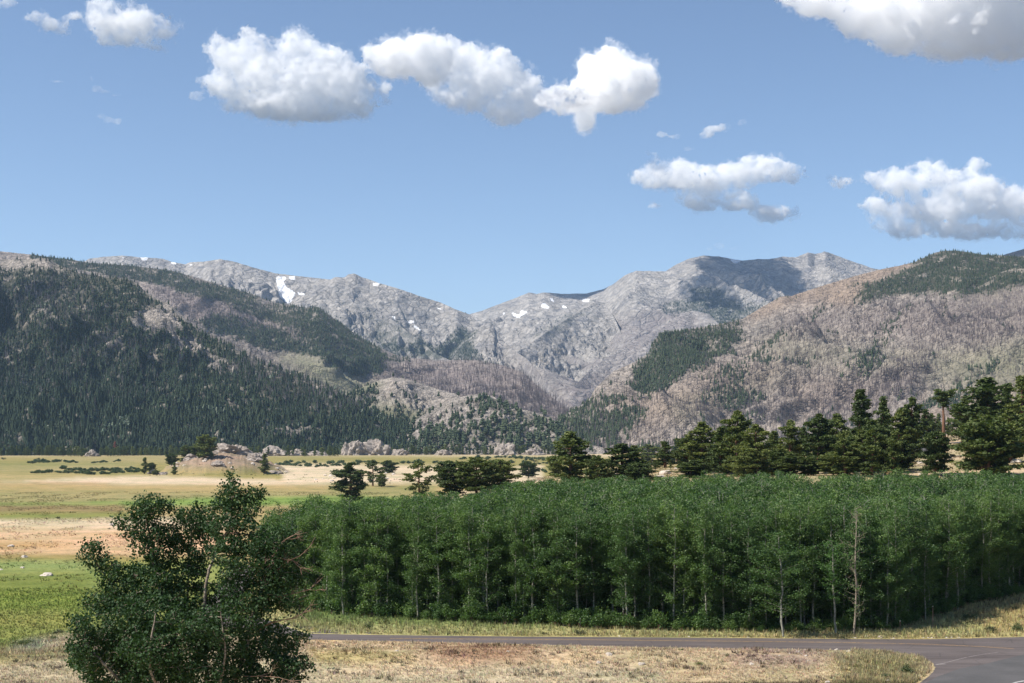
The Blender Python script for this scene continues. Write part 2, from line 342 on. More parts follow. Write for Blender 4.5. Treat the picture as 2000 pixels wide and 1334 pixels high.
LAYERS = {}
def layer(name, crest, base, nv, mat, amp, L, forest=ZERO, burn=ZERO, snow=ZERO, green=ZERO, pink=ZERO, skew=0.4, p=1.15, seed=1, step=2.3, back=1500, crag=0.0, cn=1.2, gap=.75, gth=.12, cs=(0, 1, 0), dome=.35):
    c = np.array(crest, float); b = np.array(base, float)
    c[:, 2] = cs[0] + (c[:, 2] - cs[2]) * cs[1]
    px = np.arange(c[0, 0], c[-1, 0] + step, step)
    cyp = np.interp(px, c[:, 0], c[:, 1]); cY = np.interp(px, c[:, 0], c[:, 2])
    cY = cY * (1 + 0.015 * fbm(px / 90, px * 0, 3, seed + 5))
    cyp = cyp - cn * fbm(px / 14, px * 0, 4, seed + 3, 0.7)
    bY = np.interp(px, b[:, 0], b[:, 1]); bz = np.interp(px, b[:, 0], b[:, 2])
    bY = bY * (1 + 0.012 * fbm(px / 60, px * 0, 3, seed + 9))
    cz = CZ + (HY - cyp) * cY / F
    v = np.linspace(0, 1, nv)[None, :] ** 0.9
    Y = cY[:, None] * (1 - v) + bY[:, None] * v
    X = (px[:, None] - CX) / F * Y
    Z0 = bz[:, None] + (cz - bz)[:, None] * (1 - v) ** p
    env = np.clip(v * 4, 0, 1) * np.clip((1 - v) * 5, 0, 1) ** 0.7
    Hh = np.clip((cz - bz)[:, None], 20, None)
    xs = X + skew * Y
    wx = X + L * .35 * fbm(X / L, Y / L, 3, seed + 40); wy = Y + L * .35 * fbm(X / L + 7, Y / L, 3, seed + 41)
    spur = ridged((wx + skew * wy) / L, wy / (L * 3.2), 3, seed) - 0.45
    fine = ridged(wx / (L * .28), wy / (L * .4), 4, seed + 11, 0.55) - 0.45
    rug = fbm(X / (L * .09), Y / (L * .09), 4, seed + 23, 0.6)
    a = np.minimum(amp, Hh * 0.3)
    bil = np.abs(pn(wx / (L * .42), wy / (L * .5), seed + 80)) + .5 * np.abs(pn(wx / (L * .2), wy / (L * .24), seed + 81)) + .25 * np.abs(pn(wx / (L * .1), wy / (L * .12), seed + 82)) - .5
    dz = env * a * (1.0 * spur + dome * bil + 0.16 * fine + 0.05 * rug) + env * crag * a * (np.abs(fbm(wx / (L * .12), wy / (L * .16), 4, seed + 29)) - 0.2)
    Z = Z0 + dz
    # far side of the mountain, so that it has depth
    nb = 7
    tb = np.linspace(0, 1, nb + 1)[1:][None, :]
    Yb = cY[:, None] + tb * back
    Xb = (px[:, None] - CX) / F * Yb
    Zb = cz[:, None] - (cz[:, None] + 12) * tb ** 1.3 - 4 * tb
    Zb = np.maximum(Zb, -11)
    Y = np.concatenate([Yb[:, ::-1], Y], 1); X = np.concatenate([Xb[:, ::-1], X], 1); Z = np.concatenate([Zb[:, ::-1], Z], 1)
    Z = np.maximum(Z, -11)
    V = np.stack([X, Y, Z], -1)
    ppx, ppy = proj(V)
    nx, ny = V.shape[:2]
    wxp = ppx + 9 * fbm(X / 130, Y / 130 + Z / 60, 3, seed + 60); wyp = ppy + 5 * fbm(X / 130 + 9, Y / 130 + Z / 60, 3, seed + 61)
    sx = ppx + 1.5 * fbm(X / 60, Z / 40, 2, seed + 62); sy = ppy + 1.0 * fbm(X / 60 + 9, Z / 40, 2, seed + 63)
    fo = samp(forest, wxp, wyp); bu = samp(burn, wxp, wyp); sn = samp(snow, sx, sy); gr = samp(green, wxp, wyp); pk = samp(pink, wxp, wyp)
    # patchy edges
    pt = fbm(X / (90), Y / 90 + Z / 45, 4, seed + 70)
    pf = fbm(X / 38, Y / 38 + Z / 20, 4, seed + 71)
    fo2 = np.clip((fo + 0.6 * pt * (1 - np.abs(2 * fo - 1) ** 4) - 0.5) * 1.9 + 0.5, 0, 1)
    fo2 = fo2 * (1 - gap * sstep(gth, gth + .22, pf + .35 * pt))
    N = np.arange(nx * ny).reshape(nx, ny)
    q = np.stack([N[:-1, :-1], N[:-1, 1:], N[1:, 1:], N[1:, :-1]], -1).reshape(-1, 4)
    me = newmesh(name, V.reshape(-1, 3), q, [mat], smooth=True, attrs={
        'cov': np.stack([fo2, bu, sn], -1).reshape(-1, 3), 'cov2': np.stack([gr, pk, pt * .5 + .5], -1).reshape(-1, 3)})
    o = mobj('mountain', me); tag(o, kind='structure')
    LAYERS[name] = dict(V=V, px=ppx, py=ppy, fo=fo2, bu=bu, gr=gr, o=o, nb=nb)
    return o

layer('C', [(-800, 470, 9200), (-300, 480, 9000), (60, 512, 8600), (165, 511, 8600), (172, 506, 8600), (182, 504, 8600), (197, 502, 8600), (239, 499, 8600), (268, 502, 8600), (317, 505, 8600), (338, 512, 8500), (362, 516, 8500), (372, 512, 8500), (398, 511, 8400), (430, 506, 8300), (458, 511, 8300), (493, 522, 8200), (539, 534, 8200), (599, 541, 8100), (645, 546, 8000), (655, 541, 8000), (673, 542, 8000), (680, 536, 8000), (692, 534, 8000), (708, 542, 8000), (716, 544, 8000), (741, 553, 7900), (776, 563, 7900), (825, 580, 7900), (861, 591, 7900), (892, 605, 7800), (917, 614, 7800), (931, 627, 7700), (950, 650, 7600), (1000, 690, 7400), (1040, 730, 7200)],
      [(-800, 5600, 250), (300, 5600, 250), (700, 5300, 160), (900, 5200, 100), (1040, 5200, 60)], 260, M_FAR, 170, 620, FOREST_C, ZERO, SNOW, skew=-0.35, p=1.35, seed=3, crag=0.5, cs=(0, .88, 0), back=3500)
layer('D', [(860, 640, 9800), (919, 613, 9800), (938, 608, 9800), (980, 592, 9800), (1010, 581, 9800), (1033, 571, 9800), (1048, 574, 9800), (1065, 571, 9800), (1100, 574, 9900), (1146, 573, 9900), (1181, 564, 9800), (1199, 554, 9600), (1220, 538, 9400), (1241, 529, 9300), (1300, 530, 9300), (1318, 518, 9400), (1346, 505, 9500), (1374, 499, 9500), (1406, 501, 9500), (1425, 505, 9500), (1451, 509, 9500), (1480, 506, 9500), (1504, 506, 9500), (1529, 501, 9500), (1553, 503, 9600), (1578, 493, 9700), (1592, 496, 9800), (1602, 494, 9800), (1610, 491, 9800), (1627, 496, 9800), (1652, 506, 9800), (1705, 524, 9800), (1730, 529, 9800), (1850, 560, 9900), (2100, 600, 9900), (2700, 620, 9900)],
      [(860, 5600, 100), (1000, 4700, 70), (1100, 4400, 40), (1300, 4700, 60), (1500, 5400, 150), (2700, 5400, 150)], 280, M_FAR, 165, 800, FOREST_D, BURN_D, SNOW, skew=0.55, p=1.25, seed=11, crag=0.2, dome=.22, cs=(0, .89, 0), back=3500)
layer('G', [(850, 720, 6900), (880, 690, 6800), (905, 662, 6700), (930, 643, 6650), (943, 634, 6600), (950, 634, 6600), (956, 630, 6600), (964, 634, 6600), (969, 646, 6580), (975, 655, 6550), (985, 668, 6500), (1010, 688, 6300), (1030, 702, 6100), (1060, 735, 5700), (1090, 768, 5300), (1120, 800, 5000)],
      [(850, 5400, 100), (950, 5000, 80), (1120, 4600, 40)], 130, M_FAR, 90, 300, mask([([(840, 640), (900, 650), (935, 640), (925, 670), (940, 705), (840, 720)], .9, 3)]), BURN_D, ZERO, skew=0.2, p=1.2, seed=21, crag=0.9, cs=(0, .9, 0), back=900)
layer('S', [(1075, 806, 4650), (1110, 768, 4850), (1150, 724, 5150), (1190, 694, 5450), (1240, 664, 5750), (1290, 642, 5950), (1330, 614, 6150), (1352, 606, 6250), (1385, 613, 6150), (1410, 638, 5950), (1450, 664, 5850)],
      [(1075, 4450, 50), (1250, 4500, 50), (1450, 4700, 80)], 130, M_FAR, 60, 380, mask([([(1290, 600), (1420, 600), (1420, 640), (1300, 640)], .15, 6)]), BURN_D, ZERO, skew=0.6, p=1.1, seed=121, crag=0.3, dome=.5, back=700)
layer('T', [(985, 700, 5750), (1015, 684, 5950), (1040, 668, 6150), (1065, 650, 6350), (1100, 627, 6700), (1140, 602, 7100), (1163, 589, 7300), (1180, 592, 7300), (1200, 620, 6950), (1215, 655, 6550), (1230, 700, 6150)],
      [(985, 5250, 90), (1230, 5300, 90)], 130, M_FAR, 70, 320, mask([([(1040, 640), (1130, 600), (1170, 600), (1090, 650), (1040, 665)], .6, 4)]), ZERO, ZERO, skew=0.4, p=1.15, seed=131, crag=0.6, dome=.5, back=700)
layer('U', [(640, 604, 6700), (665, 574, 6900), (684, 562, 6950), (700, 570, 6900), (722, 590, 6800), (750, 612, 6700), (782, 636, 6500), (815, 662, 6200), (850, 690, 5900), (885, 706, 5700)],
      [(640, 5350, 170), (885, 5250, 110)], 130, M_FAR, 75, 300, FOREST_C, ZERO, SNOW * 0, skew=-0.4, p=1.2, seed=141, crag=0.8, dome=.5, back=600)
layer('B', [(-800, 440, 5400), (-200, 470, 5300), (60, 497, 5200), (99, 502, 5200), (140, 507, 5200), (169, 513, 5200), (253, 519, 5200), (300, 524, 5200), (340, 530, 5200), (380, 541, 5200), (430, 556, 5200), (490, 574, 5200), (540, 592, 5200), (600, 601, 5100), (622, 600, 5100), (634, 609, 5050), (677, 640, 5000), (716, 668, 4950), (783, 697, 4900), (850, 704, 4850), (930, 703, 4800), (985, 714, 4700), (1022, 728, 4600), (1060, 762, 4450), (1100, 792, 4300), (1140, 826, 4200), (1170, 850, 4100)],
      [(-800, 3200, 60), (300, 3000, 20), (700, 2750, -8), (1170, 2700, -8)], 230, M_MID, 95, 420, FOREST_B, BURN_B, ZERO, GREEN_B, skew=-0.5, p=1.1, seed=31, cs=(0, .82, 0), back=1200)
layer('E', [(1060, 860, 2700), (1093, 815, 3000), (1120, 800, 3100), (1150, 781, 3200), (1164, 757, 3300), (1199, 725, 3450), (1245, 704, 3600), (1269, 690, 3700), (1275, 668, 3750), (1290, 652, 3800), (1353, 642, 3950), (1416, 631, 4100), (1451, 622, 4200), (1490, 599, 4350), (1525, 579, 4450), (1546, 578, 4500), (1603, 559, 4600), (1670, 539, 4700), (1716, 527, 4750), (1751, 520, 4800), (1786, 512, 4850), (1807, 502, 4850), (1828, 493, 4900), (1849, 489, 4900), (1881, 491, 4900), (1916, 497, 4900), (1959, 499, 4900), (2000, 503, 4900), (2200, 480, 5000), (2700, 430, 5200)],
      [(1060, 2150, -10), (1300, 2100, -10), (1700, 2000, -10), (2700, 1700, -10)], 300, M_RIGHT, 62, 380, FOREST_E, BURN_E, ZERO, GREEN_E, PINK_E, skew=0.7, p=1.05, seed=41, crag=0.25, dome=.75, cs=(2300, .5, 2700), back=1800)
layer('H', [(1850, 570, 3080), (1900, 556, 3080), (1950, 534, 3080), (2000, 513, 3090), (2200, 470, 3110), (2700, 430, 3150)],
      [(1850, 2750, 170), (2000, 2650, 150), (2700, 2400, 80)], 90, M_RIGHT, 40, 300, mask([([(1840, 590), (1900, 545), (2000, 500), (2700, 400), (2700, 480), (2100, 520), (2000, 552), (1930, 572)], 1, 4)]), BURN_E, ZERO, GREEN_E, PINK_E, skew=0.7, p=1.0, seed=47, back=600)
layer('J', [(1900, 525, 6600), (1940, 508, 6600), (1962, 497, 6600), (1980, 492, 6600), (2000, 486, 6600), (2200, 460, 6600), (2700, 440, 6600)], [(1900, 5600, 600), (2700, 5600, 600)], 50, M_RIGHT, 60, 250, pink=PINK_E * 0 + 1, seed=57, back=900)
layer('A', [(-800, 420, 3900), (-300, 475, 3700), (0, 507, 3500), (60, 506, 3450), (81, 503, 3430), (95, 506, 3400), (112, 516, 3380), (151, 533, 3300), (200, 540, 3230), (246, 544, 3180), (268, 553, 3140), (282, 568, 3120), (303, 582, 3080), (331, 593, 3030), (350, 610, 2990), (366, 625, 2960), (405, 657, 2880), (458, 681, 2780), (510, 709, 2680), (577, 731, 2580), (634, 753, 2500), (688, 780, 2430), (734, 805, 2370), (780, 828, 2330), (850, 852, 2250), (960, 872, 2200)],
      [(-800, 1900, -10), (0, 1960, -10), (500, 2000, -10), (960, 2080, -10)], 300, M_NEAR, 70, 330, FOREST_A, ZERO, ZERO, skew=-0.55, p=1.0, seed=51, crag=0.6, dome=.6, gap=.6, gth=.1, cs=(2150, .58, 2200), back=900)
layer('F', [(640, 800, 2750), (685, 768, 2800), (716, 754, 2800), (741, 742, 2800), (766, 737, 2800), (790, 739, 2800), (825, 749, 2780), (854, 760, 2750), (892, 770, 2700), (930, 800, 2650), (1000, 850, 2550)],
      [(640, 2300, -10), (1000, 2300, -10)], 120, M_NEAR, 32, 170, FOREST_F, ZERO, ZERO, GREEN_B, skew=0.2, p=0.95, seed=61, crag=0.9, back=400)
layer('K', [(640, 872, 2180), (700, 862, 2200), (760, 850, 2250), (808, 823, 2300), (840, 803, 2340), (868, 786, 2360), (899, 775, 2370), (938, 768, 2370), (966, 775, 2370), (987, 792, 2350), (1023, 800, 2330), (1075, 813, 2300), (1093, 830, 2270), (1108, 848, 2230), (1130, 862, 2180), (1180, 875, 2120)],
      [(640, 2040, -10), (1180, 2040, -10)], 130, M_NEAR, 26, 130, FOREST_F, ZERO, ZERO, skew=0.0, p=0.85, seed=71, crag=1.0, back=300)

# ------------------------------------------------------------------ ground
GPX = [-1200, -400, 0, 300, 500, 600, 700, 900, 1100, 1300, 1500, 1700, 1850, 2000, 2300, 3200]
GY = [100, 130, 150, 165, 185, 200, 260, 330, 420, 520, 700, 1000]
GT = np.array([
    # 100   130  150  165  185  200  260   330   420   520   700  1000
    [0.8, -0.5, -2.5, -5, -8, -8, -8, -8, -8, -8, -8, -8],
    [0.8, -0.4, -2.2, -5, -8, -8, -8, -8, -8, -8, -8, -8],
    [1.2, -0.1, -2.0, -4.5, -7.5, -8, -8, -8, -8, -8, -8, -8],
    [1.2, 0, -1.0, -3, -5.5, -7, -8, -8, -8, -8, -8, -8],
    [1.2, 0, 0, 0, -1.2, -3, -7, -8, -8, -8, -8, -8],
    [1.2, 0, 0, 0, -.5, -1, -4, -7, -8, -8, -8, -8],
    [1.2, 0, 0, .0, .3, .4, 1.5, 0, -3.5, -7, -8, -8],
    [1.2, 0, 0, .2, .9, 1.8, 6.0, 5.5, 4.1, -3, -8, -8],
    [1.2, 0, 0, .3, 1.2, 2.4, 8.2, 8.1, 7.1, 6.6, -3, -8],
    [1.2, 0, 0, .2, 1.2, 2.6, 10.6, 10.8, 10.2, 8.4, 0, -6],
    [1.2, 0, 0, .1, 1.0, 2.6, 12.0, 11.8, 11.8, 10, 6, 0],
    [1.2, 0, 0, 0, .7, 2.4, 12.4, 13.0, 13.9, 14.6, 12, 8],
    [1.2, 0, 0, 0, .5, 2.2, 12.6, 14.4, 16.9, 19, 20, 20],
    [1.2, 0, 0, 0, .4, 2.0, 13.0, 16.8, 19.6, 22.5, 28, 30],
    [1.2, 0, 0, .3, 2, 4, 14.5, 19, 25, 32, 45, 60],
    [1.2, 0, 0, 1, 3, 6, 17, 25, 36, 50, 80, 100]])
_gx = np.linspace(-1200, 3200, 441); _gl = np.linspace(math.log(100), math.log(1000), 240)
_tmp = np.stack([np.interp(_gl, np.log(GY), r) for r in GT])
_GG = np.stack([np.interp(_gx, GPX, _tmp[:, j]) for j in range(len(_gl))], 1)
_GG = blur(_GG, 3)
NY = [-60, 0, 20, 50, 80, 100, 109, 115]; NZ = [18.6, 18.3, 14.2, 9.2, 4.6, 1.25, .35, 0]
ROAD = [(-56, 300), (-46, 230), (-40.5, 190), (-36.5, 170), (-29.5, 152), (-20, 143.2), (-8, 140.2), (0, 139.2), (10, 138.5), (18, 137.8), (26, 137.2)]
# asphalt outline, world metres: main road plus the junction
_top = [(600, 1237.5), (700, 1239.5), (850, 1241.5), (1000, 1243), (1260, 1244.8), (1500, 1246.5), (1700, 1248.3), (1815, 1248.5), (1900, 1246.5), (2000, 1244), (2150, 1240), (2500, 1232)]
_bot = [(2500, 1500), (1700, 1500), (1745, 1370), (1775, 1345), (1797, 1333), (1812, 1322), (1822, 1312), (1826, 1304), (1822, 1296), (1808, 1288), (1778, 1281), (1740, 1275.5), (1704, 1272.2), (1600, 1270), (1519, 1268.6), (1260, 1264.6), (1000, 1258), (850, 1254.5), (700, 1251.5), (600, 1249.5)]
def w0(px, py, z=0.0):
    Y = (CZ - z) * F / (py - HY); return ((px - CX) * Y / F, Y)
_lt = [(-33.8, 168), (-37.6, 190), (-43, 230), (-53, 300)]; _lb = [(-59, 300), (-49, 230), (-43.4, 190), (-39.2, 170), (-31.5, 148)]
ASPHALT = [w0(*p) for p in _top] + [(95, 104), (60, 88), (38, 88)] + [w0(*p) for p in _bot[2:]] + _lb[::-1] + _lt[::-1]
def inpoly(X, Y, pts):
    ins = np.zeros(np.shape(X), bool); n = len(pts)
    for i in range(n):
        x1, y1 = pts[i]; x2, y2 = pts[(i + 1) % n]
        if y1 == y2: continue
        c = (Y >= min(y1, y2)) & (Y < max(y1, y2)); ins ^= c & (X < x1 + (Y - y1) * (x2 - x1) / (y2 - y1))
    return ins
def dpoly(X, Y, pts):
    d = np.full(np.shape(X), 1e9); n = len(pts)
    for i in range(n):
        x1, y1 = pts[i]; x2, y2 = pts[(i + 1) % n]; dx, dy = x2 - x1, y2 - y1
        t = np.clip(((X - x1) * dx + (Y - y1) * dy) / (dx * dx + dy * dy + 1e-9), 0, 1)
        d = np.minimum(d, np.hypot(X - x1 - t * dx, Y - y1 - t * dy))
    return d
MOUND = (-214, 1060)   # rocky knoll in the meadow
def gz(X, Y, rough=True):
    X = np.asarray(X, float); Y = np.asarray(Y, float)
    px = CX + F * X / np.maximum(Y, 40)
    ix = np.clip((px + 1200) / 10, 0, 439.99); iy = np.clip((np.log(np.clip(Y, 100, 1000)) - _gl[0]) / (_gl[1] - _gl[0]), 0, 238.99)
    a = ix.astype(int); b = iy.astype(int); fx = ix - a; fy = iy - b
    z = _GG[a, b] * (1 - fx) * (1 - fy) + _GG[a + 1, b] * fx * (1 - fy) + _GG[a, b + 1] * (1 - fx) * fy + _GG[a + 1, b + 1] * fx * fy
    zn = np.interp(Y, NY, NZ)
    z = np.where(Y < 130, zn + (z - 1.2) * sstep(112, 130, Y) * 0 + np.where(Y > 115, z * sstep(115, 130, Y) * (px < 600), 0), z)
    # far flats slope away level; knoll in the meadow
    dx = (X - MOUND[0]) / 52; dy = (Y - MOUND[1]) / 70
    r = np.hypot(dx, dy)
    z = z + 16.5 * np.clip(1 - r, 0, 1) ** 0.75 * sstep(0, .25, 1 - r)
    dx = (X + 95) / 90; dy = (Y - 930) / 75; r = np.hypot(dx, dy)
    z = z + 3.2 * sstep(0, 1, 1 - r)
    if rough:
        near = sstep(75, 100, Y) * (1 - sstep(220, 400, Y))
        z = z + 0.16 * fbm(X / 5, Y / 5, 4, 5) * near + 0.05 * fbm(X / .9, Y / .9, 2, 8) * near + 0.35 * fbm(X / 30, Y / 30, 3, 6) * sstep(160, 260, Y)
        z = z + 0.5 * np.exp(-((X + 2) / 12) ** 2 - ((Y - 129) / 4.5) ** 2)          # bank below the road
        z = z + 0.35 * np.exp(-((X - 22) / 9) ** 2 - ((Y - 128) / 4) ** 2)
        r2 = np.hypot((X - MOUND[0]) / 60, (Y - MOUND[1]) / 80)
        z = z + (np.abs(fbm(X / 10, Y / 12, 4, 9, .7)) * 2 - .5) * 1.9 * sstep(0, .5, 1.02 - r2)
        bb = (Y > 80) & (Y < 310) & (X > -80)
        if np.any(bb):
            sh = np.shape(z); z = np.array(z); Xs = np.broadcast_to(X, sh)[bb]; Ys = np.broadcast_to(Y, sh)[bb]
            ins = inpoly(Xs, Ys, ASPHALT); d = dpoly(Xs, Ys, ASPHALT)
            zr = z[bb]; base = np.where(Ys > 125, gz(Xs, Ys, False), 0.0)
            k = np.where(ins, 1.0, 1 - sstep(0.0, 2.2, d))
            zr = zr * (1 - k) + base * k
            zr = np.where(ins, base - 0.09 * sstep(0, .5, d), zr + 0.03 * (1 - sstep(0, .6, d)))
            z[bb] = zr
    return z
def hit(px, py, y0=150.0, y1=2200.0):
    """first ground point seen through a photo pixel, beyond depth y0"""
    Y = np.geomspace(y0, y1, 900); X = (px - CX) / F * Y
    zr = CZ + (HY - py) * Y / F
    g = gz(X, Y, False); k = np.nonzero(zr <= g)[0]
    i = k[0] if len(k) else len(Y) - 1
    return float(X[i]), float(Y[i]), float(gz(X[i:i + 1], Y[i:i + 1])[0])

# colours of the open ground (photo pixels -> the dry, green and sandy bands of the meadow)
C_TAN = (0.40, 0.31, 0.20); C_SAND = (0.50, 0.41, 0.31); C_OLIVE = (0.225, 0.20, 0.075); C_GREEN = (0.16, 0.195, 0.045); C_DRY = (0.36, 0.27, 0.16)
C_ORANGE = (0.42, 0.28, 0.17); C_BRIGHT = (0.16, 0.235, 0.06); C_BROWN = (0.22, 0.15, 0.08); C_SOIL = (0.34, 0.22, 0.16)
GBANDS = [  # (polygon, colour, soft)
    ([(-800, 880), (2800, 880), (2800, 1334), (-800, 1334)], (0.30, 0.24, 0.12), 1),
    ([(-800, 884), (1200, 886), (1200, 893), (700, 894), (200, 889), (-800, 893)], C_SAND, 1),
    ([(-800, 894), (1200, 895), (1200, 938), (-800, 938)], C_OLIVE, 2),
    ([(100, 890), (240, 889), (500, 894), (500, 906), (100, 903)], (0.27, 0.23, 0.115), 2),
    ([(-800, 903), (270, 906), (250, 912), (-800, 908)], (0.16, 0.175, 0.07), 2),
    ([(-200, 915), (270, 912), (260, 918), (-100, 921)], (0.33, 0.27, 0.15), 2),
    ([(-800, 927), (0, 925), (300, 928), (500, 936), (0, 938)], (0.30, 0.25, 0.12), 1),
    ([(540, 905), (700, 905), (1000, 915), (1060, 905), (1060, 945), (560, 946)], C_SAND, 2),
    ([(500, 890), (1100, 892), (1100, 904), (500, 904)], C_OLIVE, 2),
    ([(0, 941), (90, 937), (160, 932), (300, 930), (640, 940), (900, 945), (560, 948), (250, 948), (120, 944)], C_SAND, 1),
    ([(130, 941), (190, 943), (260, 949), (120, 946), (20, 944)], (0.40, 0.26, 0.16), 1),
    ([(-800, 944), (250, 949), (560, 948), (900, 947), (900, 965), (-800, 960)], (0.33, 0.25, 0.12), 2),
    ([(-800, 958), (300, 962), (800, 958), (800, 982), (-800, 984)], (0.245, 0.225, 0.105), 4),
    ([(-800, 982), (120, 983), (260, 978), (400, 972), (700, 968), (800, 972), (800, 985), (400, 988), (-800, 987)], C_BRIGHT, 1),
    ([(640, 950), (850, 946), (850, 962), (640, 966)], (0.22, 0.21, 0.09), 3),
    ([(-800, 987), (240, 988), (240, 1004), (-800, 1000)], C_BROWN, 2),
    ([(0, 994), (240, 990), (240, 996), (0, 1000)], (0.25, 0.20, 0.10), 2),
    ([(-800, 1003), (250, 1003), (260, 1011), (-800, 1015)], C_GREEN, 2),
    ([(-800, 1017), (130, 1014), (460, 1008), (460, 1040), (-800, 1040)], (0.46, 0.385, 0.28), 1),
    ([(-800, 1034), (460, 1034), (460, 1086), (300, 1086), (60, 1082), (-800, 1072)], (0.50, 0.335, 0.215), 4),
    ([(-800, 1040), (60, 1044), (200, 1048), (-200, 1052)], (0.40, 0.33, 0.22), 3),
    ([(-800, 1064), (100, 1060), (160, 1064), (40, 1070), (-800, 1074)], (0.30, 0.21, 0.09), 2),
    ([(-800, 1082), (120, 1086), (300, 1090), (300, 1098), (100, 1098), (-800, 1096)], (0.28, 0.19, 0.07), 2),
    ([(-800, 1096), (200, 1095), (480, 1090), (480, 1250), (-800, 1300)], (0.185, 0.215, 0.065), 3),
    ([(-800, 1097), (200, 1097), (200, 1112), (-800, 1116)], (0.215, 0.265, 0.105), 4),
    ([(-800, 1128), (170, 1125), (170, 1160), (-800, 1165)], (0.15, 0.165, 0.045), 6),
    ([(-800, 1150), (170, 1150), (170, 1200), (-800, 1210)], (0.165, 0.215, 0.045), 8),
    ([(-800, 1205), (140, 1195), (140, 1230), (-800, 1250)], (0.21, 0.22, 0.065), 5),
    ([(-800, 1300), (0, 1275), (60, 1250), (140, 1236), (600, 1240), (620, 1334), (-800, 1500)], (0.40, 0.34, 0.24), 3),
    ([(20, 1262), (70, 1250), (100, 1262), (60, 1270)], (0.24, 0.27, 0.19), 3),
    ([(-100, 1280), (60, 1278), (130, 1268), (140, 1280), (0, 1296)], (0.33, 0.28, 0.13), 4),
    ([(480, 1120), (600, 1165), (2000, 1160), (2800, 1100), (2800, 1246), (600, 1246), (480, 1240)], (0.33, 0.31, 0.155), 2),
    ([(500, 1130), (600, 1180), (900, 1195), (1200, 1222), (900, 1225), (600, 1215)], (0.14, 0.19, 0.065), 5),
    ([(1850, 1190), (2000, 1160), (2800, 1100), (2800, 1240), (1950, 1240)], (0.36, 0.30, 0.15), 5),
    ([(580, 1250), (2800, 1262), (2800, 1334), (580, 1334)], (0.43, 0.345, 0.235), 2),
    ([(560, 1285), (700, 1290), (1100, 1300), (1300, 1310), (1300, 1340), (560, 1340)], (0.44, 0.375, 0.27), 4),
    ([(600, 1270), (760, 1278), (850, 1290), (620, 1296)], (0.33, 0.28, 0.13), 4),
    ([(830, 1266), (950, 1262), (1040, 1270), (1060, 1290), (900, 1292), (840, 1284)], (0.29, 0.175, 0.115), 6),
    ([(1400, 1272), (1640, 1276), (1600, 1300), (1440, 1300)], (0.30, 0.225, 0.19), 5),
    ([(1640, 1280), (1780, 1282), (1826, 1304), (1790, 1334), (1600, 1334), (1660, 1300)], (0.30, 0.275, 0.125), 12),
]
GR, GG_, GB_ = [np.zeros((RH, RW), np.float32) for _ in range(3)]
for pts, c, soft in GBANDS:
    k_ = poly_mask(pts, soft)
    for arr, v in zip((GR, GG_, GB_), c): arr *= (1 - k_); arr += v * k_
ys = np.concatenate([np.linspace(-60, 70, 26)[:-1], 1 / np.linspace(1 / 70., 1 / 112., 40)[:-1], 1 / np.linspace(1 / 112., 1 / 420., 520)[:-1], 1 / np.linspace(1 / 420., 1 / 2300., 150)[:-1], 1 / np.linspace(1 / 2300., 1 / 14000., 14)])
tt = np.concatenate([np.linspace(-1.6, -.45, 60)[:-1], np.linspace(-.45, .45, 1150), np.linspace(.45, 1.6, 60)[1:]])
Yg = ys[:, None] + 0 * tt[None, :]; Xg = tt[None, :] * (np.maximum(ys, 0)[:, None] + 25 * np.exp(-np.maximum(ys, 0)[:, None] / 60))
Zg = gz(Xg, Yg)
Vg = np.stack([Xg, Yg, Zg], -1); gpx, gpy = proj(Vg)
wx_ = gpx + 10 * fbm(Xg / 14, Yg / 14, 3, 90) + 8 * fbm(Xg / 90, Yg / 60, 3, 92); wy_ = gpy + 3.2 * fbm(Xg / 11 + 5, Yg / 16, 4, 91) * np.clip(300 / np.maximum(Yg, 1), .12, 1)
hillm = (sstep(560, 760, gpx) * sstep(180, 215, Yg) * (1 - sstep(900, 1100, Yg)) * (Zg > -5.5))
col = np.stack([samp(a, wx_, wy_) for a in (GR, GG_, GB_)], -1)
nearm = (1 - sstep(109, 116, Yg))
col = col * (1 - nearm[..., None]) + np.array((0.37, 0.31, 0.19)) * nearm[..., None]
col = col * (1 - hillm[..., None]) + (np.array((0.40, 0.32, 0.225)) + (np.array((0.22, 0.20, 0.11)) - np.array((0.40, 0.32, 0.225))) * sstep(-.15, .45, fbm(Xg / 14, Yg / 18, 4, 95))[..., None]) * hillm[..., None]
rock = sstep(0.05, .5, 1 - np.hypot((Xg - MOUND[0]) / 58, (Yg - MOUND[1]) / 76))
col = col * (1 - rock[..., None]) + np.array((0.265, 0.20, 0.162)) * rock[..., None]
ny_, nx_ = Yg.shape
N = np.arange(nx_ * ny_).reshape(ny_, nx_)
q = np.stack([N[:-1, :-1], N[:-1, 1:], N[1:, 1:], N[1:, :-1]], -1).reshape(-1, 4)
grassy = np.clip(1 - rock, 0, 1) * (1 - .75 * hillm)
k = NT('meadow_ground', 0.95, 0.1); cc = k.coord()
at = k.attr('gcol'); ga = k.attr('grassy')
n1 = k.noise(cc, 0.11, 6, 0.6, 0.4); n2 = k.noise(cc, 1.3, 6, 0.7, 0.2); n3 = k.noise(cc, 7.0, 4, 0.7); n4 = k.noise(cc, 0.03, 5, 0.55, 0.5)
c = k.mix(1.0, at.outputs['Color'], k.ramp(n1, [(0.3, (0.72, 0.78, 0.66)), (0.5, (1, 1, 1)), (0.7, (1.22, 1.12, 1.02))]), 'MULTIPLY')
c = k.mix(1.0, c, k.ramp(n2, [(0.34, (0.62, 0.66, 0.58)), (0.47, (0.98, 0.98, 0.96)), (0.62, (1.2, 1.17, 1.13))]), 'MULTIPLY')
c = k.mix(1.0, c, k.ramp(n3, [(0.32, 0.62), (0.5, 1.0), (0.66, 1.25)]), 'MULTIPLY')
c = k.mix(1.0, c, k.ramp(n4, [(0.35, (0.85, 0.9, 0.8)), (0.6, (1.12, 1.06, 1.05))]), 'MULTIPLY')
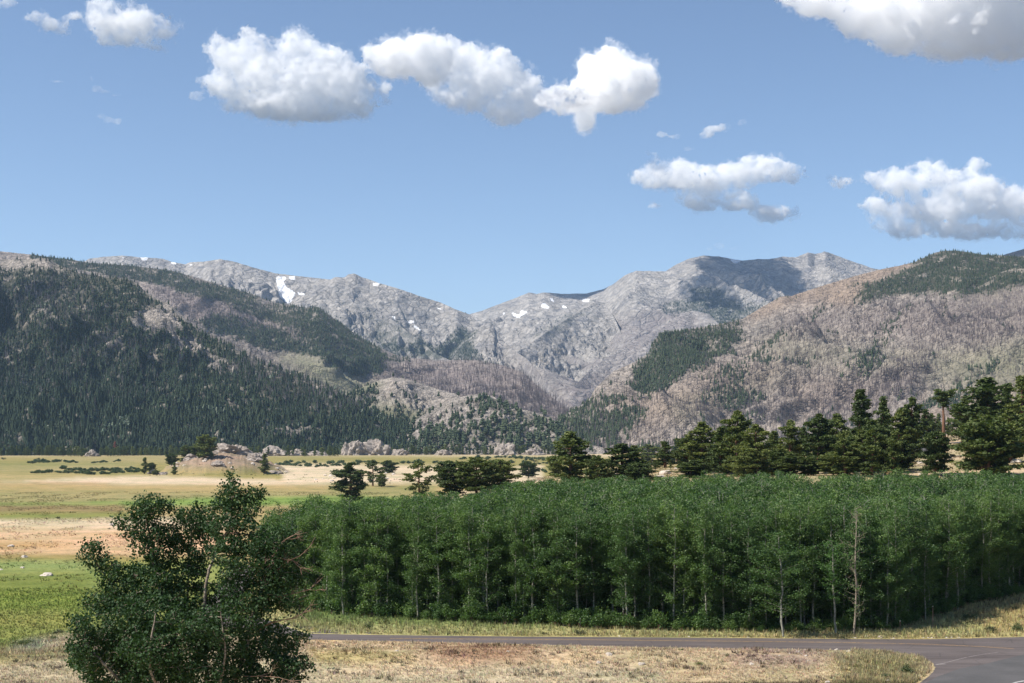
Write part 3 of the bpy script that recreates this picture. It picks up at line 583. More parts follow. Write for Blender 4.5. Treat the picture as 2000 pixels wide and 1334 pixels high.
k.color(c); hh = k.math('ADD', k.math('MULTIPLY', n3, 0.15), k.math('MULTIPLY', n2, 0.5)); k.normal(k.bump(hh, 0.8, 0.35))
GMAT = k.m
me = newmesh('ground', Vg.reshape(-1, 3), q, [GMAT], smooth=True, attrs={'gcol': col.reshape(-1, 3), 'grassy': grassy.ravel()})
tag(mobj('ground', me), kind='structure')

# ------------------------------------------------------------------ roads
import bmesh
def sheet(name, pts, z, mat, zf=None):
    bm = bmesh.new()
    vs = [bm.verts.new((x, y, (zf(x, y) if zf else 0) + z)) for x, y in pts]
    f = bm.faces.new(vs); bmesh.ops.triangulate(bm, faces=[f])
    me = bpy.data.meshes.new(name); bm.to_mesh(me); bm.free(); me.materials.append(mat)
    if sum(p.normal.z for p in me.polygons) < 0: me.flip_normals()
    return me
def ribbon(pts, wdt, zf, z, n=3, sub=8):
    p = np.array(pts, float); t = np.linspace(0, len(p) - 1, (len(p) - 1) * sub + 1)
    x = np.interp(t, np.arange(len(p)), p[:, 0]); y = np.interp(t, np.arange(len(p)), p[:, 1])
    for _ in range(6):
        x[1:-1] = (x[:-2] + 2 * x[1:-1] + x[2:]) / 4; y[1:-1] = (y[:-2] + 2 * y[1:-1] + y[2:]) / 4
    dx = np.gradient(x); dy = np.gradient(y); l = np.hypot(dx, dy); nx2, ny2 = -dy / l, dx / l
    o = np.linspace(-.5, .5, n) * wdt
    X = x[:, None] + nx2[:, None] * o; Y = y[:, None] + ny2[:, None] * o
    Z = zf(X, Y) + z
    N = np.arange(X.size).reshape(X.shape)
    q = np.stack([N[:-1, :-1], N[1:, :-1], N[1:, 1:], N[:-1, 1:]], -1).reshape(-1, 4)
    return np.stack([X, Y, Z], -1).reshape(-1, 3), q
k = NT('asphalt', 0.85, 0.3); cc = k.coord()
n1 = k.noise(cc, 0.25, 5, 0.6, 0.5, (0.25, 1.6, 1)); n2 = k.noise(cc, 9, 4, 0.7); n3 = k.noise(cc, 0.9, 5, 0.6, 0, (0.2, 2.2, 1))
c = k.ramp(n1, [(0.3, (0.078, 0.064, 0.062)), (0.7, (0.13, 0.11, 0.105))])
cr = k.voro(cc, 0.22, 'DISTANCE_TO_EDGE'); c = k.mix(k.ramp(cr, [(0, .6), (0.012, 0)]), c, (0.045, 0.04, 0.04))
c = k.mix(1, c, k.ramp(n3, [(0.35, 0.82), (0.65, 1.18)]), 'MULTIPLY'); c = k.mix(1, c, k.ramp(n2, [(0.3, 0.8), (0.7, 1.2)]), 'MULTIPLY')
k.color(c).normal(k.bump(n2, 0.3, 0.02)); M_ASPH = k.m
k = NT('new_asphalt', 0.85, 0.3); cc = k.coord(); n1 = k.noise(cc, 0.3, 5, 0.6, 0.4); n2 = k.noise(cc, 9, 4, 0.7)
c = k.ramp(n1, [(0.3, (0.07, 0.068, 0.068)), (0.7, (0.10, 0.095, 0.095))]); c = k.mix(1, c, k.ramp(n2, [(0.3, 0.8), (0.7, 1.2)]), 'MULTIPLY')
k.color(c).normal(k.bump(n2, 0.3, 0.02)); M_ASPH2 = k.m
def paint(name, c1):
    k = NT(name, 0.7, 0.3); cc = k.coord(); n = k.noise(cc, 2.5, 6, 0.75)
    k.color(k.mix(k.ramp(n, [(0.38, 0), (0.55, 1)]), (0.13, 0.11, 0.10), c1)); return k.m
M_YEL = paint('worn_yellow_paint', (0.40, 0.25, 0.11)); M_WHT = paint('worn_white_paint', (0.5, 0.48, 0.46)); M_SEAM = paint('pale_joint_filler', (0.27, 0.24, 0.23))
# road surface: dense grid strip rows so that it follows the ground west of the bend
flat = [p for p in ASPHALT if p[1] < 152]
me = sheet('road', [w0(*p) for p in _top] + [(95, 104), (60, 88), (38, 88)] + [w0(*p) for p in _bot[2:]], 0.004, M_ASPH)
road = mobj('road', me); tag(road, kind='structure')
V_, q_ = ribbon([(-56, 300), (-46, 230), (-40.5, 190), (-36.5, 170), (-28.5, 152), (-20.3, 143.9), (-14, 141.2)], 5.2, lambda X, Y: gz(X, Y, False), 0.001, 5)
tag(mobj('road', newmesh('road_bend', V_, q_, [M_ASPH])), kind='structure')
me = sheet('side_road_surface', [w0(1800, 1339), w0(1830, 1322), w0(1875, 1306), w0(1920, 1298), w0(1960, 1288), w0(2010, 1276), w0(2100, 1262), (78, 106), (60, 90), (40, 89)], 0.008, M_ASPH2)
tag(mobj('road_surface', me), kind='structure')
# yellow centre line (two stripes) and white marks
_yl = [(-12, 139.9), (0, w0(1000, 1248.6)[1]), w0(1150, 1249.6), w0(1300, 1251.2), w0(1500, 1253), w0(1600, 1254.4), w0(1700, 1256), w0(1815, 1258.4), w0(1900, 1262), w0(1980, 1267)]
for off in (-0.13, 0.13):
    V_, q_ = ribbon([(x, y + off) for x, y in _yl], 0.12, lambda X, Y: 0 * X, 0.009, 2)
    tag(mobj('road_marking', newmesh('yellow_line', V_, q_, [M_YEL])), kind='structure')
V_, q_ = ribbon([w0(1975, 1336), w0(1990, 1331.5), w0(2006, 1329.5)], 0.25, lambda X, Y: 0 * X, 0.013, 2)
tag(mobj('road_marking', newmesh('white_line', V_, q_, [M_WHT])), kind='structure')
V_, q_ = ribbon([w0(1832, 1298.5), w0(1850, 1293.5), w0(1885, 1284.5), w0(1920, 1278), w0(1950, 1274)], 0.10, lambda X, Y: 0 * X, 0.0085, 2)
tag(mobj('road_joint', newmesh('pale_joint', V_, q_, [M_SEAM])), kind='structure')
V_, q_ = ribbon([w0(1826, 1298), w0(1836, 1297.5), w0(1845, 1296.5)], 0.5, lambda X, Y: 0 * X, 0.012, 2)
tag(mobj('road_joint', newmesh('pale_patch', V_, q_, [M_SEAM])), kind='structure')
# upper road on the pine hillside
_ur = [hit(*p, 300, 700)[:2] for p in [(1925, 862), (1900, 865), (1878, 864.5), (1858, 865.5), (1835, 867.5), (1815, 871), (1803, 876), (1800, 882), (1812, 888), (1840, 893), (1870, 891), (1900, 887)]]
V_, q_ = ribbon(_ur, 5.0, lambda X, Y: gz(X, Y), 0.16, 7)
tag(mobj('upper_road', newmesh('upper_road', V_, q_, [M_ASPH2])), kind='structure')
# ------------------------------------------------------------------ clouds: closed bodies filled with scattering vapour
def cloud_mat(name, dens, wisp, lo=.41, hi=.72):
    m = bpy.data.materials.new(name); m.use_nodes = True; t = m.node_tree; t.nodes.remove(t.nodes['Principled BSDF'])
    v = t.nodes.new('ShaderNodeVolumePrincipled'); v.inputs['Color'].default_value = (0.998, 0.998, 0.999, 1)
    v.inputs['Density'].default_value = dens; v.inputs['Anisotropy'].default_value = 0.0
    g = t.nodes.new('ShaderNodeTexCoord'); n = t.nodes.new('ShaderNodeTexNoise'); n.inputs['Scale'].default_value = 1 / wisp
    n.inputs['Detail'].default_value = 6; n.inputs['Roughness'].default_value = 0.68; n.inputs['Distortion'].default_value = 0.4
    r = t.nodes.new('ShaderNodeMapRange'); r.inputs[1].default_value = lo; r.inputs[2].default_value = hi; r.inputs[3].default_value = 0.0; r.inputs[4].default_value = dens * 3.0
    t.links.new(g.outputs['Object'], n.inputs['Vector']); t.links.new(n.outputs['Fac'], r.inputs[0]); t.links.new(r.outputs[0], v.inputs['Density'])
    t.links.new(v.outputs[0], t.nodes['Material Output'].inputs['Volume'])
    return m
def make_cloud(D, blobs, dens, label, seed, thick=0.8, vox=2.2, rough=1.0, amp=1.0, parent=None, grow=.95):
    """blobs: (px, py, rx, ry[, depth shift in px]) seen at distance D; each a lump of the cloud at its own depth"""
    r = random.Random(seed); s0 = D / F
    bm = bmesh.new()
    def ball(px, py, Y, rx, ry, rz):
        x, y, z = P(px, py, Y)
        k = Y / F * grow
        ret = bmesh.ops.create_icosphere(bm, subdivisions=2, radius=1)
        for v in ret['verts']: v.co = (x + v.co.x * rx * k, y + v.co.y * rz * k, z + v.co.z * ry * k)
    for b in blobs:
        px, py, rx, ry = b[:4]; ds = b[4] if len(b) > 4 else 0
        Y = D + ds * s0
        ball(px, py, Y, rx, ry, (rx + ry) / 2 * thick)
        nsub = int(12 + (rx + ry) / 4)
        for i in range(nsub):
            a = r.uniform(0, 2 * math.pi); c = r.uniform(-1, 1); q = math.sqrt(1 - c * c)
            dx, dy, dz = q * math.cos(a), q * math.sin(a), c
            if dz < -0.3 and r.random() < 0.7: continue
            f = r.uniform(.13, .34) * min(rx, ry); e = .88
            if r.random() < .35: f *= .6; e = 1.04
            ball(px + dx * rx * e, py - dz * ry * e, Y + dy * (rx + ry) / 2 * thick * s0 * e, f * r.uniform(.9, 1.5), f, f)
    me = bpy.data.meshes.new('tmp'); bm.to_mesh(me); bm.free()
    o = bpy.data.objects.new('tmp', me); COL.objects.link(o)
    rm = o.modifiers.new('r', 'REMESH'); rm.mode = 'VOXEL'; rm.voxel_size = vox * s0; rm.use_smooth_shade = True
    for i, (sc_, am) in enumerate([(60 * rough, 17 * amp), (24 * rough, 11 * amp), (9 * rough, 6.5 * amp), (4.5 * rough, 3.4 * amp)]):
        tx = bpy.data.textures.new('billow', 'CLOUDS'); tx.noise_scale = sc_ * s0; tx.noise_depth = 2; tx.noise_basis = 'ORIGINAL_PERLIN'
        dm = o.modifiers.new('d', 'DISPLACE'); dm.texture = tx; dm.texture_coords = 'GLOBAL'; dm.strength = am * 2.0 * s0; dm.mid_level = 0.55
    dg = bpy.context.evaluated_depsgraph_get()
    me2 = bpy.data.meshes.new_from_object(o.evaluated_get(dg))
    bpy.data.objects.remove(o)
    me2.name = 'cloud'; me2.materials.clear()
    if parent is not None:
        me2.materials.append(cloud_mat('cloud_veil', dens * 0.10 / s0, 17 * s0 * rough, .47, .78)); return mobj('wisps', me2, parent)
    me2.materials.append(cloud_mat('cloud_vapour', dens * 0.29 / s0, 28 * s0))
    c = mobj('cloud', me2); tag(c, label, 'cloud', 'white clouds in the blue sky'); c['kind'] = 'thing'
    make_cloud(D, blobs, dens, label, seed + 50, thick, vox * 1.5, rough, amp * 1.7, c, 1.14)
    return c
make_cloud(13500, [(520, 150, 75, 55), (470, 120, 60, 42), (600, 160, 90, 62, 10), (660, 170, 70, 62), (690, 200, 52, 42), (560, 205, 110, 36), (440, 165, 50, 34), (405, 158, 30, 16), (570, 95, 55, 38), (625, 120, 60, 32),
                   (430, 95, 30, 34), (480, 65, 20, 22), (500, 88, 34, 26), (745, 175, 22, 18), (757, 200, 18, 14), (465, 205, 40, 22), (640, 225, 70, 20)], .16, 'broad white cumulus cloud with ragged torn top left of the sky centre', 1)
make_cloud(8450, [(770, 115, 62, 42), (735, 110, 32, 28), (830, 108, 60, 44), (840, 140, 44, 34), (720, 95, 18, 16)], .16, 'rounded left end of the long white cloud in the upper middle of the sky', 2, thick=1.3)
make_cloud(9700, [(880, 120, 70, 50), (870, 90, 40, 28), (950, 150, 75, 55), (905, 185, 70, 34), (1000, 175, 58, 48), (1034, 196, 60, 36), (1062, 200, 36, 22), (1010, 222, 50, 24), (985, 220, 52, 26), (870, 160, 56, 30), (930, 205, 40, 22)], .16, 'long thick middle of the white cloud slanting down right across the upper sky', 20)
make_cloud(8000, [(1190, 150, 56, 44), (1235, 165, 48, 38), (1160, 180, 40, 38, -100), (1145, 222, 22, 30, -150), (1200, 190, 42, 30), (1265, 172, 28, 18, 60), (1150, 130, 22, 24), (1148, 178, 34, 30, -40), (1180, 178, 42, 34, -200), (1122, 192, 34, 24, -260), (1222, 168, 44, 36, -140), (1262, 168, 26, 22, -60), (1096, 190, 38, 23, -240), (1064, 190, 24, 17, -240), (1128, 192, 34, 24, -200), (1100, 212, 22, 10, -240)], .2, 'rounded white cloud with a drooping tail at the right end of the long cloud', 3, thick=3.4)
make_cloud(14000, [(205, 40, 40, 40), (250, 50, 70, 42), (310, 55, 48, 30), (220, 70, 40, 22), (190, 15, 22, 18), (260, 8, 14, 16), (290, 92, 34, 12), (110, 48, 32, 16), (75, 35, 26, 12), (140, 30, 20, 12), (120, 60, 22, 10)], .12, 'wispy white cloud with a thin left wing near the top left corner', 4)
make_cloud(14500, [(1270, 345, 46, 24), (1330, 345, 62, 36), (1290, 320, 40, 16), (1380, 350, 60, 34), (1450, 340, 60, 32), (1500, 335, 55, 32), (1550, 342, 34, 22), (1370, 390, 60, 22), (1440, 395, 50, 20), (1510, 415, 56, 20), (1460, 325, 34, 22), (1275, 300, 20, 8), (1280, 405, 18, 7)], .16, 'flat layered white cloud above the sunlit summit, between the other right hand clouds and centre', 5)
make_cloud(15000, [(1760, 360, 60, 30), (1720, 350, 40, 24), (1830, 350, 60, 32), (1800, 335, 40, 20), (1900, 370, 70, 40), (1880, 355, 44, 30), (1960, 400, 70, 40), (1830, 410, 90, 34), (1740, 415, 50, 26), (1760, 445, 60, 24), (1860, 450, 80, 22), (1970, 450, 60, 22), (1915, 325, 28, 15), (1640, 355, 32, 14, 10), (1625, 345, 18, 9), (2060, 400, 80, 55), (1710, 400, 30, 22)], .16, 'heaped white cloud low over the forested ridge at the right edge', 6)
make_cloud(6300, [(1620, 10, 80, 34), (1700, 25, 90, 50), (1800, 20, 120, 70), (1900, 30, 120, 80), (1770, 80, 70, 28), (1860, 85, 90, 34), (1980, 70, 90, 50), (1560, -5, 50, 18), (2080, 40, 120, 80), (1900, -40, 200, 60), (1660, 60, 26, 18), (2000, -120, 220, 90)], .16, 'big grey-bottomed cloud cut off by the top right corner of the sky', 7, thick=1.1)
make_cloud(15500, [(1395, 252, 24, 10), (1382, 262, 20, 8), (1415, 246, 16, 7)], .14, 'small white puff of cloud between the rounded cloud and the flat layered cloud', 8, vox=1.6, amp=.35, rough=.5)
make_cloud(15500, [(1292, 262, 14, 7), (1316, 268, 13, 6)], .09, 'faint small cloud puff left of the brighter small puff', 9, vox=1.5, amp=.35, rough=.5)
make_cloud(15500, [(1452, 238, 10, 5), (1444, 242, 6, 3)], .05, 'faintest tiny cloud scrap right of the small white puff', 10, vox=1.3, amp=.3, rough=.5)
make_cloud(15500, [(1346, 291, 12, 5)], .05, 'tiny faint cloud scrap just above the flat layered cloud', 11, vox=1.3, amp=.3, rough=.5)
make_cloud(15500, [(382, 187, 15, 10), (392, 192, 12, 8), (372, 182, 8, 5)], .07, 'small cloud puff under the left tip of the broad ragged cloud', 12, vox=1.5, amp=.35, rough=.5)
make_cloud(16500, [(200, 228, 12, 5), (212, 235, 14, 6), (228, 238, 10, 7)], .055, 'thin short cloud streak low in the left part of the sky', 13, vox=1.3, amp=.35, rough=.5)
make_cloud(16500, [(178, 155, 8, 8), (188, 172, 10, 8), (205, 178, 16, 5), (228, 186, 14, 4)], .035, 'faint curved cloud wisp below the top left cloud', 14, vox=1.3, amp=.35, rough=.5)
make_cloud(16500, [(110, 159, 18, 4), (100, 157, 10, 3)], .04, 'tiny faint cloud streak left of the curved wisp', 15, vox=1.2, amp=.3, rough=.5)
make_cloud(18500, [(1405, 481, 16, 9), (1432, 485, 12, 6), (1385, 486, 12, 5)], .045, 'tiny faint cloud just above the highest grey summit', 16, vox=1.3, amp=.35, rough=.5)
make_cloud(16000, [(14, 5, 22, 12), (-8, 8, 24, 14)], .09, 'small scrap of cloud cut off by the top left corner of the photo', 17, vox=1.5, amp=.4, rough=.5)
# ------------------------------------------------------------------ plant materials
def leaf_mat(name, c0, c1, c2, trans=0.25, rough=0.55, spec=0.35):
    """tint 0..1 picks between three leaf colours, leaf to leaf and clump to clump"""
    k = NT(name, rough, spec); a = k.attr('tint')
    oi = k.node('ShaderNodeObjectInfo')
    t = k.math('ADD', k.math('MULTIPLY', a.outputs['Fac'], 0.6), k.math('MULTIPLY', oi.outputs['Random'], 0.42))
    c = k.ramp(t, [(0.1, c0), (0.5, c1), (0.92, c2)])
    k.color(c)
    tr = k.node('ShaderNodeBsdfTranslucent'); k.link(k.mix(1, c, (1.5, 1.7, 0.7), 'MULTIPLY'), tr.inputs[0])
    mx = k.node('ShaderNodeMixShader'); mx.inputs[0].default_value = trans
    k.link(k.b.outputs[0], mx.inputs[1]); k.link(tr.outputs[0], mx.inputs[2]); k.link(mx.outputs[0], k.n['Material Output'].inputs[0])
    return k.m
def bark_mat(name, c0, c1, scale, marks=None, stretch=(1, 1, .3)):
    k = NT(name, 0.9, 0.2); cc = k.coord(); n = k.noise(cc, scale, 6, 0.7, 0.4, stretch)
    c = k.mix(k.ramp(n, [(0.4, 0), (0.6, 1)]), c0, c1)
    if marks:
        n2 = k.noise(cc, scale * 1.5, 3, 0.6, 0, (1, 1, 3)); c = k.mix(k.ramp(n2, [(0.58, 0), (0.63, 1)]), c, marks)
    k.color(c).normal(k.bump(n, 0.6, 0.05)); return k.m
M_ASPLEAF = leaf_mat('aspen_leaves', (0.033, 0.073, 0.021), (0.070, 0.130, 0.036), (0.155, 0.225, 0.060), 0.3, 0.5, 0.35)
M_ASPBARK = bark_mat('aspen_bark', (0.34, 0.33, 0.27), (0.21, 0.21, 0.165), 3, (0.07, 0.06, 0.05))
M_DEADBARK = bark_mat('dead_aspen_bark', (0.36, 0.30, 0.23), (0.2, 0.16, 0.13), 3)
M_PINELEAF = leaf_mat('pine_needles', (0.026, 0.043, 0.014), (0.062, 0.090, 0.024), (0.17, 0.19, 0.052), 0.2, 0.6, 0.3)
M_PINEBARK = bark_mat('pine_bark', (0.22, 0.115, 0.07), (0.13, 0.075, 0.05), 2)
M_FARLEAF = leaf_mat('conifer_needles', (0.018, 0.032, 0.020), (0.038, 0.056, 0.032), (0.085, 0.105, 0.06), 0.0, 0.8, 0.1)
M_SNAG = leaf_mat('weathered_dead_wood', (0.09, 0.075, 0.08), (0.19, 0.16, 0.165), (0.42, 0.37, 0.36), 0.0, .9, .1)
M_COTLEAF = leaf_mat('cottonwood_leaves', (0.022, 0.052, 0.020), (0.044, 0.086, 0.030), (0.125, 0.175, 0.065), 0.2, 0.6, 0.22)
M_COTBARK = bark_mat('cottonwood_bark', (0.34, 0.29, 0.23), (0.17, 0.13, 0.10), 5, (0.05, 0.04, 0.035))
M_TWIG = bark_mat('bare_twig_bark', (0.34, 0.22, 0.16), (0.24, 0.15, 0.11), 5)
M_WILLOW = leaf_mat('willow_leaves', (0.035, 0.06, 0.03), (0.06, 0.095, 0.04), (0.10, 0.14, 0.06), 0.15)
M_SHRUB = leaf_mat('shrub_leaves', (0.05, 0.07, 0.03), (0.09, 0.12, 0.045), (0.22, 0.21, 0.06), 0.15)
M_REDFIR = leaf_mat('beetle_killed_needles', (0.25, 0.07, 0.05), (0.28, 0.09, 0.06), (0.30, 0.10, 0.06), 0.0)

# ------------------------------------------------------------------ geometry pieces
def tube(pts, rad, n=5):
    p = np.array(pts, float); r = np.array(rad, float)
    d = np.gradient(p, axis=0); d /= np.linalg.norm(d, axis=1)[:, None] + 1e-9
    up = np.where(np.abs(d[:, 2:3]) > .9, np.array([[1., 0, 0]]), np.array([[0, 0, 1.]]))
    a = np.cross(d, up); a /= np.linalg.norm(a, axis=1)[:, None] + 1e-9; b = np.cross(d, a)
    th = np.arange(n) / n * 2 * math.pi
    V = p[:, None] + r[:, None, None] * (a[:, None] * np.cos(th)[None, :, None] + b[:, None] * np.sin(th)[None, :, None])
    m = len(p); I = np.arange(m * n).reshape(m, n); J = np.roll(I, -1, 1)
    q = np.stack([I[:-1], J[:-1], J[1:], I[1:]], -1).reshape(-1, 4)
    return V.reshape(-1, 3), q
class Acc:
    def __init__(s): s.V = []; s.Q = []; s.n = 0
    def add(s, V, Q): s.V.append(V); s.Q.append(Q + s.n); s.n += len(V)
    def get(s): return np.concatenate(s.V), np.concatenate(s.Q)
def cards(C, size, r, asp=1.0, up=0.0, jit=0.3):
    """one leaf-shaped quad per centre, turned at random"""
    n = len(C)
    N = r.normal(size=(n, 3)); N[:, 2] += up; N /= np.linalg.norm(N, axis=1)[:, None]
    T = r.normal(size=(n, 3)); T -= N * (T * N).sum(1)[:, None]; T /= np.linalg.norm(T, axis=1)[:, None]
    B = np.cross(N, T)
    s = (np.asarray(size) * (1 + jit * r.uniform(-1, 1, n)))[:, None] * .5
    V = np.stack([C - T * s * asp, C - B * s * .8 + T * s * .1 * asp + N * s * .15, C + T * s * asp, C + B * s * .8 + T * s * .1 * asp + N * s * .15], 1)
    return V.reshape(-1, 3), np.arange(4 * n).reshape(n, 4)
def tree_object(name, trunk_me, crown_me, loc, rot=0, s=(1, 1, 1), label=None, cat='tree', group=None):
    e = bpy.data.objects.new(name, None); COL.objects.link(e); e.empty_display_size = .3
    e.location = loc; e.rotation_euler = (0, 0, rot); e.scale = s
    tag(e, label, cat, group)
    if trunk_me: mobj('trunk', trunk_me, e)
    if crown_me: mobj('crown', crown_me, e)
    return e

def pine_meshes(seed, h=15, cb=.2, rad=3.2, shape='cone', limbs=92, dens=1.35, card=.46, bark=None, lean=0.0, per=15):
    r = np.random.default_rng(seed); A = Acc()
    zz = np.linspace(-.4, h, 12); wob = np.cumsum(r.normal(0, .05 * h / 12, (12, 2)), 0); wob -= wob[0]
    tp = np.column_stack([wob[:, 0] + lean * (zz / h) ** 2 * h, wob[:, 1], zz]); tr = .022 * h * (1 - np.clip(zz / h, 0, 1)) ** .8 * 1.0 + .03
    A.add(*tube(tp, tr, 7))
    C = []; TI = []
    for i in range(limbs):
        t = (i + r.uniform(0, 1)) / limbs
        if shape == 'flat': t = t ** .5
        z = h * (cb + (1 - cb) * t * .985)
        if shape == 'cone': pr = (1 - t) ** .75 * (1 - .35 * (1 - t) ** 6) + .05
        elif shape == 'round': pr = math.sqrt(max(0, 1 - (2 * t - .85) ** 2 / 1.4)) * (1.0 if t < .9 else .6)
        elif shape == 'flat': pr = .35 + .65 * t ** 2 if t < .9 else .7
        else: pr = max(0.1, math.sin(math.pi * min(1, t * .9 + .12)) ** .7)
        lump = .72 + .5 * math.sin(t * 19 + seed) * .5 + r.uniform(-.2, .25)
        L = rad * pr * lump
        if L < .25: L = .25
        a = r.uniform(0, 2 * math.pi)
        b0 = np.array([np.interp(z, zz, tp[:, 0]), np.interp(z, zz, tp[:, 1]), z])
        m = 5; u = np.linspace(0, 1, m); el = -.12 + .5 * t + r.uniform(-.15, .15)
        curve = .22 * L * u ** 2
        lp = b0 + np.column_stack([np.cos(a) * L * u, np.sin(a) * L * u, L * u * el + curve])
        lp[1:-1] += r.normal(0, .05 * L, (m - 2, 3))
        A.add(*tube(lp, np.linspace(.025 + .012 * L, .012, m), 4))
        nc = max(2, int(L / .5 * dens))
        for j in range(nc):
            uu = r.uniform(.3, 1) ** .8; c = np.array([np.interp(uu, u, lp[:, q]) for q in range(3)])
            c += np.array([-math.sin(a), math.cos(a), 0]) * r.normal(0, .17 * L * uu) + np.array([0, 0, r.uniform(0, .25)])
            C.append(c); TI.append(np.clip(.45 + r.normal(0, .16) + .12 * t, 0, 1))  # tint rises with height: lit crown tops put into the needle colour
    C = np.array(C); TI = np.array(TI); n = len(C)
    off = r.normal(0, 1, (n, per, 3)); off /= np.linalg.norm(off, axis=2)[..., None]; off *= (r.uniform(.15, 1, (n, per, 1)) ** .6) * np.array([.62, .62, .34]) * (card / .42)
    P_ = (C[:, None] + off).reshape(-1, 3); ti = (TI[:, None] + r.normal(0, .10, (n, per))).ravel()
    V, Q = cards(P_, card, r, 1.0, .5)
    tv, tq = A.get()
    return newmesh('pine_trunk', tv, tq, [bark or M_PINEBARK], smooth=True), newmesh('pine_crown', V, Q, [M_PINELEAF], attrs={'tint': np.repeat(np.clip(ti, 0, 1), 4)})

def aspen_meshes(seed, h=11.5, cb=.2, rad=1.6, n_leaf=6600, leaf=.145, dead=False, lopsided=0):
    r = np.random.default_rng(seed); A = Acc()
    zz = np.linspace(-.3, h * .96, 12); wob = np.cumsum(r.normal(0, .06, (12, 2)), 0); wob -= wob[0]
    tp = np.column_stack([wob, zz]); tr = (.085 + .01 * r.normal()) * (1 - zz.clip(0) / h) ** .7 + .018
    A.add(*tube(tp, tr, 6))
    L0 = []; nb = 40 if not dead else 34
    for i in range(nb):
        t = (i + r.uniform(0, 1)) / nb
        z = h * (cb + (.98 - cb) * t); pr = (math.sin(math.pi * (t * .82 + .13)) ** .75)
        L = rad * pr * r.uniform(.65, 1.25) * (.8 if dead else 1); a = r.uniform(0, 2 * math.pi)
        b0 = np.array([np.interp(z, zz, tp[:, 0]), np.interp(z, zz, tp[:, 1]), z])
        u = np.linspace(0, 1, 4); lp = b0 + np.column_stack([np.cos(a) * L * u, np.sin(a) * L * u, L * (.55 * u + .12 * u * u) * r.uniform(.5, 1.1)])
        lp[1:] += r.normal(0, .05, (3, 3)); A.add(*tube(lp, np.linspace(.022, .008, 4), 3)); L0.append((lp, L, t))
        if dead:
            for j in range(4):
                q = lp[r.integers(1, 4)]; e = q + r.normal(0, .3, 3) + [0, 0, .2]; A.add(*tube([q, (q + e) / 2 + r.normal(0, .05, 3), e], [.012, .008, .005], 3))
    tv, tq = A.get()
    tm = newmesh('aspen_trunk', tv, tq, [M_DEADBARK if dead else M_ASPBARK], smooth=True)
    if n_leaf == 0: return tm, None
    C = []; TI = []; wts = np.array([l[1] for l in L0]); wts = wts / wts.sum()
    ncl = n_leaf // 9
    pick = r.choice(len(L0), ncl, p=wts)
    for i in pick:
        lp, L, t = L0[i]; uu = r.uniform(.0, 1.12) ** .6; c = lp[0] + (lp[-1] - lp[0]) * uu
        c = c + r.normal(0, .2, 3) * np.array([1, 1, .8]); C.append(c); TI.append(.42 + r.normal(0, .15) + .15 * (t - .5))
    C = np.array(C); TI = np.array(TI)
    Pp = (C[:, None] + r.normal(0, .17, (ncl, 9, 3)) * np.array([1, 1, .7])).reshape(-1, 3)
    Pp[:, 2] = np.maximum(Pp[:, 2], .5)
    V, Q = cards(Pp, leaf, r, 1.0, .35); ti = (TI[:, None] + r.normal(0, .12, (ncl, 9))).ravel()
    return tm, newmesh('aspen_crown', V, Q, [M_ASPLEAF], attrs={'tint': np.repeat(np.clip(ti, 0, 1), 4)})

def shrub_mesh(seed, w_=1.0, h=.9, n=420, card=.13, mat=None, stems=9, gap=.25):
    r = np.random.default_rng(seed); A = Acc(); tips = []
    for i in range(stems):
        a = r.uniform(0, 6.28); q = r.uniform(.2, 1); e = np.array([math.cos(a) * q * w_ * .8, math.sin(a) * q * w_ * .8, h * r.uniform(.55, 1) * (1 - .35 * q)])
        m = e * .5 + [0, 0, h * .12]; A.add(*tube([[0, 0, -.05], m, e], [.02 * w_, .015 * w_, .006 * w_], 3)); tips.append(m); tips.append(e); tips.append((m + e) / 2)
    tips = np.array(tips); c = tips[r.integers(0, len(tips), n // 6)]
    Pp = (c[:, None] + r.normal(0, .17, (n // 6, 6, 3)) * np.array([w_, w_, h * .8])).reshape(-1, 3); Pp[:, 2] = np.abs(Pp[:, 2]) + .02
    V, Q = cards(Pp, card, r, 1.0, .4); sv, sq = A.get()
    ti = np.clip(.45 + r.normal(0, .2, len(Pp)), 0, 1)
    VV = np.concatenate([V, sv]); tint = np.concatenate([np.repeat(ti, 4), np.zeros(len(sv))])
    return newmesh('shrub', VV, np.concatenate([Q, sq + len(V)]), [mat or M_SHRUB, M_TWIG], midx=np.concatenate([np.zeros(len(Q)), np.ones(len(sq))]), attrs={'tint': tint})

# ------------------------------------------------------------------ forests on the mountainsides (uncountable: one object per wooded slope)
def proto_spruce(r):
    V = []; T = []; n = 0
    for z0, z1, rr in ((.06, .5, .20), (.3, .75, .15), (.55, 1.0, .095)):
        a = np.arange(6) / 6 * 6.283 + r.uniform(0, 1); q = rr * r.uniform(.65, 1.25, 6)
        V += [[math.cos(x) * y, math.sin(x) * y, z0 + r.uniform(-.04, .04)] for x, y in zip(a, q)] + [[r.uniform(-.02, .02), 0, z1]]
        T += [[n + i, n + (i + 1) % 6, n + 6] for i in range(6)]; n += 7
    return np.array(V), np.array(T)
def proto_round(r):
    V = []; T = []; n = 0
    blobs = [(0, 0, .55, .24, .30), (.10, .05, .38, .2, .2), (-.11, -.04, .42, .2, .2), (.02, .03, .78, .17, .2)]
    o_v = np.array([(1, 0, 0), (-1, 0, 0), (0, 1, 0), (0, -1, 0), (0, 0, 1), (0, 0, -1)], float)
    o_t = np.array([(0, 2, 4), (2, 1, 4), (1, 3, 4), (3, 0, 4), (2, 0, 5), (1, 2, 5), (3, 1, 5), (0, 3, 5)])
    for x, y, z, a, b in blobs:
        v = o_v * np.array([a, a, b]) * r.uniform(.75, 1.2, (6, 1)) + np.array([x, y, z]) + r.normal(0, .02, 3); V += v.tolist(); T += (o_t + n).tolist(); n += 6
    return np.array(V), np.array(T)
